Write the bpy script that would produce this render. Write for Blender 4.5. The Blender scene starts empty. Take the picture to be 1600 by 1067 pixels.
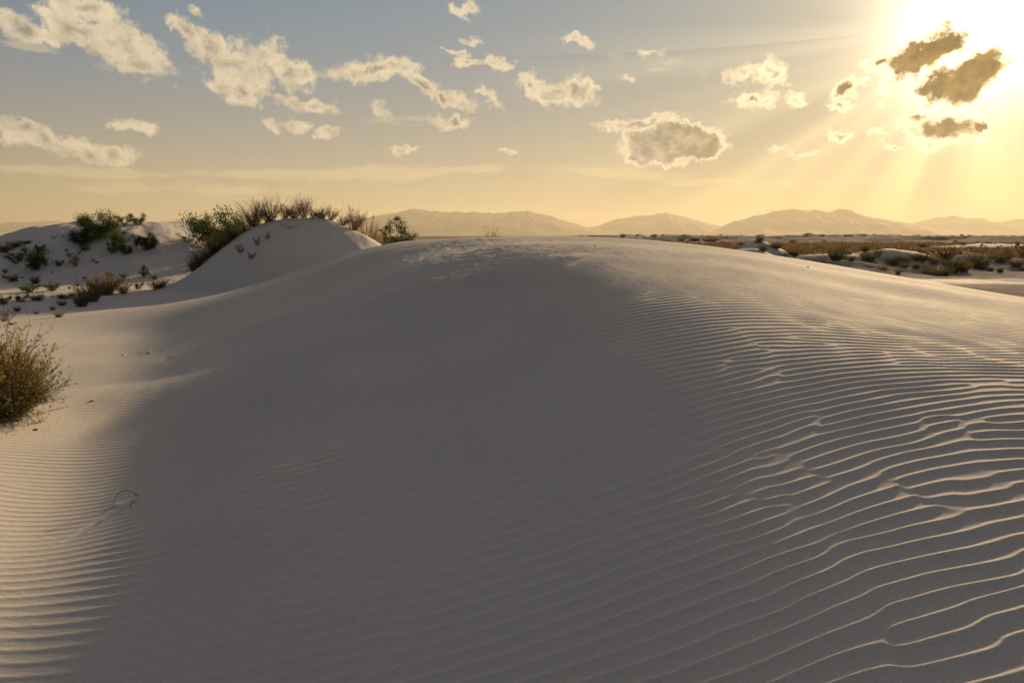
import bpy, math, random
import numpy as np

R = math.radians
S = bpy.context.scene
QUAL = 1.0            # mesh density of the sand sheet

# ------------------------------------------------------------------ camera
EYE = 2.4                                   # eye height above the interdune flat
PITCH = math.atan2(165.0, 1067.0)
cam_d = bpy.data.cameras.new('camera'); cam_d.lens = 24; cam_d.sensor_width = 36
cam_d.clip_start = 0.05; cam_d.clip_end = 60000
cam = bpy.data.objects.new('camera', cam_d); S.collection.objects.link(cam)
cam.location = (0, 0, EYE); cam.rotation_euler = (math.pi/2 - PITCH, 0, 0)
S.camera = cam

def ray(px, py):
    """photo pixel (1600 wide) -> (x, y, z) direction, level axes"""
    X = px - 800.0; v = 533.5 - py
    F = 1067*math.cos(PITCH) + v*math.sin(PITCH)
    Z = v*math.cos(PITCH) - 1067*math.sin(PITCH)
    return X, F, Z
def azel(px, py):
    X, F, Z = ray(px, py)
    return math.atan2(X, F), math.atan2(Z, math.hypot(X, F))

SUN_AZ, SUN_EL = azel(1545, 28)

# ------------------------------------------------------------------ exposure
S.view_settings.view_transform = 'Standard'
S.view_settings.look = 'None'
S.view_settings.gamma = 1
S.view_settings.exposure = 0.45
S.cycles.use_denoising = True
S.cycles.max_bounces = 4
S.cycles.diffuse_bounces = 2
S.cycles.volume_bounces = 0
S.cycles.transparent_max_bounces = 6

# ------------------------------------------------------------------ sun
ld = bpy.data.lights.new('sun', 'SUN'); ld.energy = 5.0; ld.angle = R(1.7); ld.color = (1.0, .71, .39)
lo = bpy.data.objects.new('sun', ld); S.collection.objects.link(lo)
from mathutils import Vector
sdir = Vector((math.sin(SUN_AZ)*math.cos(SUN_EL), math.cos(SUN_AZ)*math.cos(SUN_EL), math.sin(SUN_EL)))
lo.rotation_euler = sdir.to_track_quat('Z', 'Y').to_euler()
lo.location = (0, 0, 30)

# ------------------------------------------------------------------ sky
W = bpy.data.worlds.new('World'); S.world = W; W.use_nodes = True
nt = W.node_tree; nt.nodes.clear()
def nd(t, **kw):
    n = nt.nodes.new(t)
    for k, v_ in kw.items(): setattr(n, k, v_)
    return n
def setin(s, v_):
    if isinstance(v_, bpy.types.NodeSocket): nt.links.new(v_, s)
    else: s.default_value = v_
def M(op, a, b=None, c=None, clamp=False):
    n = nd('ShaderNodeMath', operation=op, use_clamp=clamp)
    setin(n.inputs[0], a)
    if b is not None: setin(n.inputs[1], b)
    if c is not None: setin(n.inputs[2], c)
    return n.outputs[0]
def V(op, a, b=None, out=0):
    n = nd('ShaderNodeVectorMath', operation=op)
    setin(n.inputs[0], a)
    if b is not None: setin(n.inputs[3 if op == 'SCALE' else 1], b)
    return n.outputs['Value'] if out == 'v' else n.outputs[0]
def SM(x, a, b, lo_=0., hi=1.):
    n = nd('ShaderNodeMapRange', interpolation_type='SMOOTHSTEP')
    setin(n.inputs[0], x); setin(n.inputs[1], a); setin(n.inputs[2], b); setin(n.inputs[3], lo_); setin(n.inputs[4], hi)
    return n.outputs[0]
def MIX(f, a, b, mode='MIX'):
    n = nd('ShaderNodeMix', data_type='RGBA', blend_type=mode)
    setin(n.inputs[0], f)
    setin(n.inputs[6], a if not isinstance(a, tuple) else (*a, 1)); setin(n.inputs[7], b if not isinstance(b, tuple) else (*b, 1))
    return n.outputs[2]
def NOISE(vec, scale, detail=4, rough=.55, out='Fac', dims='3D'):
    n = nd('ShaderNodeTexNoise', noise_dimensions=dims)
    if dims == '1D': setin(n.inputs['W'], vec)
    else: setin(n.inputs['Vector'], vec)
    n.inputs['Scale'].default_value = scale; n.inputs['Detail'].default_value = detail; n.inputs['Roughness'].default_value = rough
    return n.outputs[out]

tc = nd('ShaderNodeTexCoord')
dirv = V('NORMALIZE', tc.outputs['Generated'])
sx = nd('ShaderNodeSeparateXYZ'); setin(sx.inputs[0], dirv)
az = M('ARCTAN2', sx.outputs[0], sx.outputs[1])
el = M('ARCSINE', sx.outputs[2])
dot = V('DOT_PRODUCT', dirv, tuple(sdir), out='v')
ang = M('ARCCOSINE', M('MINIMUM', dot, .99999))                 # angle to the sun, radians

sky = nd('ShaderNodeTexSky', sky_type='NISHITA', sun_disc=False)
sky.sun_elevation = SUN_EL; sky.sun_rotation = SUN_AZ
sky.dust_density = 2.2; sky.air_density = 1.0; sky.ozone_density = 1.5

# warm evening air: gradient by elevation, glow by the angle to the sun
elp = M('MAXIMUM', el, 0.0)
def EXPF(x, k): return M('EXPONENT', M('MULTIPLY', x, -1.0/k))
hz = EXPF(elp, .15)
base = MIX(hz, (.022, .162, .325), (.62, .465, .205))
base = MIX(SM(el, .38, .75), base, (.057, .068, .110))
back = SM(dot, -.5, .75, .55, 1.0)
base = MIX(1.0, base, nd('ShaderNodeCombineColor').outputs[0], 'MULTIPLY') if False else V('SCALE', base, back)
g1 = V('SCALE', (.36, .225, .02), EXPF(ang, .45))
g1 = V('SCALE', g1, SM(el, -.05, .3, 1.1, .85))
g1 = V('SCALE', g1, SM(el, .34, .6, 1.0, 2.3))
# crepuscular rays fanning out below the sun
ddx = M('SUBTRACT', az, SUN_AZ); ddy = M('SUBTRACT', el, SUN_EL)
phi = M('ARCTAN2', ddy, ddx)
rn = NOISE(phi, 2.4, 2, .5, dims='1D')
rmask = M('MULTIPLY', SM(ang, .07, .20), SM(ang, .75, .3))
rmask = M('MULTIPLY', rmask, SM(ddy, .06, -.04))
rayf = M('MULTIPLY_ADD', M('MULTIPLY', SM(rn, .38, .62, -.46, .42), rmask), 1.0, 1.0)
g1 = V('SCALE', g1, rayf)
g2 = V('SCALE', (.75, .56, .27), EXPF(ang, .095))
g3 = V('SCALE', (14., 12., 8.6), EXPF(ang, .030))
nis = V('SCALE', V('MULTIPLY', sky.outputs[0], (1.0, .95, .85)), .004)
bg = V('ADD', V('ADD', base, nis), V('ADD', g1, V('ADD', g2, g3)))
bg = V('SCALE', bg, M('MULTIPLY_ADD', M('SUBTRACT', rayf, 1.0), .30, 1.0))

# clouds, placed by direction
P = nd('ShaderNodeCombineXYZ'); setin(P.inputs[0], az); setin(P.inputs[1], el); P = P.outputs[0]
w1 = NOISE(P, 11, 4, .6, 'Color'); w2 = NOISE(P, 45, 5, .62, 'Color')
Pw = V('ADD', P, V('ADD', V('SCALE', V('SUBTRACT', w1, (.5, .5, .5)), .040), V('SCALE', V('SUBTRACT', w2, (.5, .5, .5)), .034)))
Pw = V('MULTIPLY', Pw, (1, 1, 0))
def blobs(lst, src):
    F = None
    for b in lst:
        px, py, rx, ry, rot = b[:5]; wt = b[5] if len(b) > 5 else 1.0
        a0, e0 = azel(px, py)
        a1, _ = azel(px+10, py); _, e1 = azel(px, py-10)
        mp = nd('ShaderNodeMapping', vector_type='TEXTURE')
        if F is None: setin(mp.inputs[0], src)
        else:
            # the tiny term only chains the blobs one after another
            ch = nd('ShaderNodeVectorMath', operation='MULTIPLY_ADD')
            setin(ch.inputs[0], F); ch.inputs[1].default_value = (1e-7,)*3; setin(ch.inputs[2], src)
            setin(mp.inputs[0], ch.outputs[0])
        mp.inputs['Location'].default_value = (a0, e0, 0)
        mp.inputs['Rotation'].default_value = (0, 0, R(rot))
        mp.inputs['Scale'].default_value = (rx*abs(a1-a0)/10, ry*abs(e1-e0)/10, 1)
        f = M('MULTIPLY_ADD', V('LENGTH', mp.outputs[0], out='v'), -wt, wt)
        F = f if F is None else M('MAXIMUM', F, f)
    return F
PUFF = [(30,45,75,24,-12),(120,45,75,35,-15),(190,70,85,45,-25),(215,95,50,26,10),(140,10,60,26,0),(95,12,35,18,-10,.8),
 (290,45,34,20,-40,.9),(330,70,55,30,-20),(375,110,60,48,-20),(370,140,42,28,-10),(455,112,40,26,0),(420,85,32,26,-20,.9),(480,160,62,17,-8),
 (310,15,15,8,0,.6),
 (60,222,60,22,-12),(130,236,80,20,-5),(175,240,48,17,0),(40,205,34,12,-8,.8),
 (585,108,80,20,5),(620,105,45,20,-5),(660,128,45,16,-30),(700,150,42,15,-25,.9),(725,165,22,8,-20,.8),(700,192,38,14,0,1),(595,170,26,10,-50,.6),
 (465,195,28,13,-10,.8),(518,212,26,11,-5,.8),(420,192,20,8,-30,.6),(628,239,24,7,0,.8),(792,237,20,6,0,.8),(210,192,48,13,-4,.75),
 (725,12,24,12,-5,.8),(735,57,22,6,0,.7),(717,82,24,7,0,.8),(735,98,32,9,-8,.8),(775,100,32,13,-15,.85),(760,155,25,9,-20,.65),(895,58,32,11,-5,.8),
 (830,135,25,22,-30,1),(862,148,40,22,-10,1),(905,138,36,28,0,1),(938,137,10,8,0,.7),(985,198,14,7,0,.5),
 (1000,190,80,12,3,1),(1050,226,92,38,-1,3.2),(1092,232,46,27,0,2.6),(1008,228,42,28,0,2.6),
 (1158,120,30,16,0,.7),(1205,118,25,28,-30,.75),(1180,157,45,16,0,.85),(1245,152,22,18,0,.6),(1015,82,20,8,0,.5),(980,115,10,7,0,.5),
 (1320,135,36,20,15,.9),(1315,160,18,9,0,.6),(1375,95,32,13,0,.8),(1305,208,24,14,0,.65),(1245,243,26,8,0,.6),(1205,235,20,7,0,.5),(1372,207,22,10,0,.6),(1395,232,20,7,0,.6),(1380,160,10,8,0,.5),
 (1430,92,66,42,20,1.15),(1475,66,70,36,15,1.15),(1500,125,94,46,22,1.25),(1535,100,58,40,10,1.2),(1462,142,54,32,0,1.1),(1480,200,82,33,-3,1.1),(1430,188,30,14,0,.9),(1535,195,28,16,0,.9),(1558,177,14,8,20,.6)]
WISP = [(120,270,230,11,0,.9),(430,272,200,10,2,.9),(600,272,200,16,3,1),(700,266,110,10,2,1),(970,272,150,11,-4,1),(1090,285,110,8,0,.8),
 (1360,280,130,10,4,.8),(1540,268,110,13,6,.9),(1200,290,160,9,2,.6),(40,70,60,14,-6,.9),(300,296,260,12,0,.6),(800,335,220,8,0,.35),(700,150,60,16,-25,.7),(1020,105,90,20,-10,.35),(560,110,90,14,4,.9),(620,185,60,9,0,.5)]
Pq = V('ADD', P, V('SCALE', V('SUBTRACT', w2, (.5, .5, .5)), .012))
FP = blobs(PUFF, Pw)
fn = NOISE(Pq, 54, 9, .64)
fl = NOISE(V('ADD', Pq, (.010, .009, 0)), 54, 6, .58)
fn2 = NOISE(Pq, 30, 4, .5); fl2 = NOISE(V('ADD', Pq, (.014, .012, 0)), 30, 4, .5)
fd = M('ADD', FP, M('MULTIPLY', M('SUBTRACT', fn, .52), 1.9))
dens = SM(fd, -.14, .42)
thick = SM(M('ADD', FP, M('MULTIPLY', M('SUBTRACT', fn, .5), 1.3)), SM(ang, .05, .3, .18, .40), SM(ang, .05, .3, .78, 1.0))
shade = M('MULTIPLY_ADD', M('SUBTRACT', fl2, fn2), 2.6, .36, clamp=True)
near = EXPF(ang, .13)
core = MIX(SM(ang, .5, .06), (.40, .36, .28), (.25, .15, .04))
core = V('SCALE', core, M('MULTIPLY_ADD', SM(fl, .38, .66), .75, .68))
rim = V('ADD', (.78, .65, .44), V('SCALE', (3.2, 2.5, 1.4), near))
cover = M('MULTIPLY', thick, SM(ang, 1.1, .45, .45, 1.0))
cover = M('MULTIPLY_ADD', shade, SM(ang, .9, .3, .65, .30), cover, clamp=True)
ccol = MIX(cover, rim, core)
WP = V('ADD', V('MULTIPLY', P, (.22, 1, 0)), V('SCALE', V('SUBTRACT', w1, (.5, .5, .5)), .02))
wn = NOISE(WP, 75, 6, .62)
FW = blobs(WISP, V('ADD', P, V('SCALE', V('SUBTRACT', w1, (.5, .5, .5)), .012)))
wd = M('MULTIPLY', SM(M('ADD', FW, M('MULTIPLY', M('SUBTRACT', wn, .5), 2.4)), .02, .60), .78)
col = MIX(wd, bg, V('ADD', V('SCALE', bg, .72), (.34, .26, .13)))
col = MIX(dens, col, ccol)
below = SM(el, -.02, .0)
col = MIX(below, (.25, .20, .14), col)
bgn = nd('ShaderNodeBackground'); setin(bgn.inputs[0], V('SCALE', col, 7.7)); bgn.inputs[1].default_value = 0.1
out = nd('ShaderNodeOutputWorld'); nt.links.new(bgn.outputs[0], out.inputs[0])
W.cycles.sampling_method = 'MANUAL'; W.cycles.sample_map_resolution = 1024

# ------------------------------------------------------------------ materials
def new_mat(name):
    m = bpy.data.materials.new(name); m.use_nodes = True
    t = m.node_tree; b = t.nodes['Principled BSDF']
    return m, t, b
def plant_mat(name, c1, c2, rough=.7, transl=.35):
    m, t, b = new_mat(name); N = t.nodes; L = t.links
    g = N.new('ShaderNodeNewGeometry'); r = N.new('ShaderNodeValToRGB')
    r.color_ramp.elements[0].color = (*c1, 1); r.color_ramp.elements[1].color = (*c2, 1)
    no = N.new('ShaderNodeTexNoise'); no.inputs['Scale'].default_value = 2.5
    tcn = N.new('ShaderNodeTexCoord'); L.new(tcn.outputs['Object'], no.inputs['Vector'])
    ad = N.new('ShaderNodeMath'); ad.operation = 'MULTIPLY_ADD'; ad.inputs[1].default_value = .6
    L.new(g.outputs['Random Per Island'], ad.inputs[0])
    sc = N.new('ShaderNodeMath'); sc.operation = 'MULTIPLY'; sc.inputs[1].default_value = .4; L.new(no.outputs[0], sc.inputs[0])
    L.new(sc.outputs[0], ad.inputs[2]); L.new(ad.outputs[0], r.inputs[0])
    L.new(r.outputs[0], b.inputs['Base Color']); b.inputs['Roughness'].default_value = rough
    if transl:
        tr = N.new('ShaderNodeBsdfTranslucent'); L.new(r.outputs[0], tr.inputs[0])
        mx = N.new('ShaderNodeMixShader'); mx.inputs[0].default_value = transl
        L.new(b.outputs[0], mx.inputs[1]); L.new(tr.outputs[0], mx.inputs[2])
        L.new(mx.outputs[0], N['Material Output'].inputs[0])
    return m
MT = {
 'leaf': plant_mat('green_leaf', (.045, .080, .014), (.13, .18, .035), transl=.5),
 'leafdark': plant_mat('dark_green_leaf', (.028, .052, .012), (.075, .11, .025), transl=.4),
 'olive': plant_mat('olive_leaf', (.08, .080, .028), (.19, .17, .07), transl=.5),
 'dry': plant_mat('dry_twig', (.14, .10, .06), (.34, .25, .15), transl=.3),
 'dark': plant_mat('dark_twig', (.035, .025, .017), (.09, .06, .038), transl=0),
 'gold': plant_mat('golden_grass', (.20, .13, .045), (.40, .27, .10), transl=.35),
 'flower': plant_mat('orange_flower', (.50, .31, .06), (.72, .50, .13), transl=.3),
 'sage': plant_mat('sage_stem', (.13, .11, .05), (.30, .25, .13), transl=.3),
 'sagestem': plant_mat('brush_stem', (.15, .12, .07), (.30, .24, .14), transl=.3),
 'sageleaf': plant_mat('brush_leaf', (.10, .085, .032), (.24, .19, .075), transl=.5),
 'bark': plant_mat('bark', (.03, .022, .016), (.07, .05, .035), transl=0),
 'scrub': plant_mat('brown_scrub', (.12, .075, .036), (.27, .175, .085), transl=.4),
}
# sand
sand, t, b = new_mat('gypsum_sand'); N = t.nodes; L = t.links
def tn(ty, **k):
    n = N.new(ty)
    for a_, v_ in k.items(): setattr(n, a_, v_)
    return n
geo = tn('ShaderNodeNewGeometry')
n1 = tn('ShaderNodeTexNoise'); n1.inputs['Scale'].default_value = .35; n1.inputs['Detail'].default_value = 5; L.new(geo.outputs['Position'], n1.inputs['Vector'])
cr = tn('ShaderNodeValToRGB'); cr.color_ramp.elements[0].position = .3; cr.color_ramp.elements[1].position = .7
cr.color_ramp.elements[0].color = (.62, .585, .55, 1); cr.color_ramp.elements[1].color = (.69, .655, .62, 1)
L.new(n1.outputs[0], cr.inputs[0])
gr = tn('ShaderNodeTexNoise'); gr.inputs['Scale'].default_value = 420; gr.inputs['Detail'].default_value = 2; L.new(geo.outputs['Position'], gr.inputs['Vector'])
gm = tn('ShaderNodeMapRange'); gm.inputs[1].default_value = .25; gm.inputs[2].default_value = .75; gm.inputs[3].default_value = .66; gm.inputs[4].default_value = 1.28
L.new(gr.outputs[0], gm.inputs[0])
mulc = tn('ShaderNodeVectorMath', operation='SCALE'); L.new(cr.outputs[0], mulc.inputs[0]); L.new(gm.outputs[0], mulc.inputs[3])
# brown soil on the scrub plain, plus shade painted into near plain and dune belt
at = tn('ShaderNodeAttribute', attribute_name='soil_shade')
n2 = tn('ShaderNodeTexNoise'); n2.inputs['Scale'].default_value = .35; n2.inputs['Detail'].default_value = 8; n2.inputs['Roughness'].default_value = .7; L.new(geo.outputs['Position'], n2.inputs['Vector'])
ma = tn('ShaderNodeMath', operation='MULTIPLY_ADD'); ma.inputs[1].default_value = 1.6; L.new(n2.outputs[0], ma.inputs[0]); ma.inputs[2].default_value = -.8
ms = tn('ShaderNodeMath', operation='ADD', use_clamp=True); L.new(ma.outputs[0], ms.inputs[0]); L.new(at.outputs['Fac'], ms.inputs[1])
mg = tn('ShaderNodeMath', operation='MULTIPLY'); L.new(ms.outputs[0], mg.inputs[0]); atc = tn('ShaderNodeMapRange'); atc.inputs[1].default_value = 0; atc.inputs[2].default_value = .3; L.new(at.outputs['Fac'], atc.inputs[0]); L.new(atc.outputs[0], mg.inputs[1])
mxs = tn('ShaderNodeMix', data_type='RGBA'); L.new(mg.outputs[0], mxs.inputs[0]); L.new(mulc.outputs[0], mxs.inputs[6]); mxs.inputs[7].default_value = (.15, .112, .076, 1)
L.new(mxs.outputs[2], b.inputs['Base Color'])
b.inputs['Roughness'].default_value = .85; spc = tn('ShaderNodeMapRange'); spc.inputs[1].default_value = 0; spc.inputs[2].default_value = .25; spc.inputs[3].default_value = .10; spc.inputs[4].default_value = 0.0; L.new(at.outputs['Fac'], spc.inputs[0]); L.new(spc.outputs[0], b.inputs['Specular IOR Level'])
bn = tn('ShaderNodeTexNoise'); bn.inputs['Scale'].default_value = 55; bn.inputs['Detail'].default_value = 6; bn.inputs['Roughness'].default_value = .7
mpn = tn('ShaderNodeMapping'); mpn.inputs['Scale'].default_value = (.45, 1, 1); L.new(geo.outputs['Position'], mpn.inputs[0]); L.new(mpn.outputs[0], bn.inputs['Vector'])
bp = tn('ShaderNodeBump'); bp.inputs['Strength'].default_value = .5; bp.inputs['Distance'].default_value = .006
L.new(bn.outputs[0], bp.inputs['Height']); L.new(bp.outputs[0], b.inputs['Normal'])

rock, t, b = new_mat('mountain_rock'); N = t.nodes; L = t.links
geo = tn('ShaderNodeNewGeometry'); n1 = tn('ShaderNodeTexNoise'); n1.inputs['Scale'].default_value = .002; n1.inputs['Detail'].default_value = 8; L.new(geo.outputs['Position'], n1.inputs['Vector'])
cr = tn('ShaderNodeValToRGB'); cr.color_ramp.elements[0].color = (.065, .068, .075, 1); cr.color_ramp.elements[1].color = (.09, .09, .095, 1); L.new(n1.outputs[0], cr.inputs[0])
L.new(cr.outputs[0], b.inputs['Base Color']); b.inputs['Roughness'].default_value = .95

# ------------------------------------------------------------------ mesh helper
def mesh_obj(name, v, f, mat, parent=None, smooth=False):
    """v (n,3); f: array (m,3) or (m,4), or a list of such arrays"""
    me = bpy.data.meshes.new(name)
    fl_ = f if isinstance(f, list) else [f]
    fl_ = [np.asarray(a, dtype=np.int32) for a in fl_ if len(a)]
    idx = np.concatenate([a.ravel() for a in fl_])
    sizes = np.concatenate([np.full(len(a), a.shape[1], np.int32) for a in fl_])
    starts = np.concatenate([[0], np.cumsum(sizes)[:-1]]).astype(np.int32)
    me.vertices.add(len(v)); me.vertices.foreach_set('co', np.asarray(v, dtype=np.float32).ravel())
    me.loops.add(len(idx)); me.loops.foreach_set('vertex_index', idx)
    me.polygons.add(len(sizes)); me.polygons.foreach_set('loop_start', starts)
    me.polygons.foreach_set('loop_total', sizes)
    me.update(calc_edges=True)
    if smooth: me.polygons.foreach_set('use_smooth', np.ones(len(sizes), bool))
    me.materials.append(mat)
    o = bpy.data.objects.new(name, me); S.collection.objects.link(o)
    if parent is not None: o.parent = parent
    return o
def tag(o, label=None, cat=None, group=None, kind=None):
    for k, v_ in (('label', label), ('category', cat), ('group', group), ('kind', kind)):
        if v_: o[k] = v_
    return o

# ------------------------------------------------------------------ terrain heights (relative to the eye)
rng = np.random.default_rng(7)
def sst(a, b_, x):
    t_ = np.clip((x-a)/(b_-a), 0, 1); return t_*t_*(3-2*t_)
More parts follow.
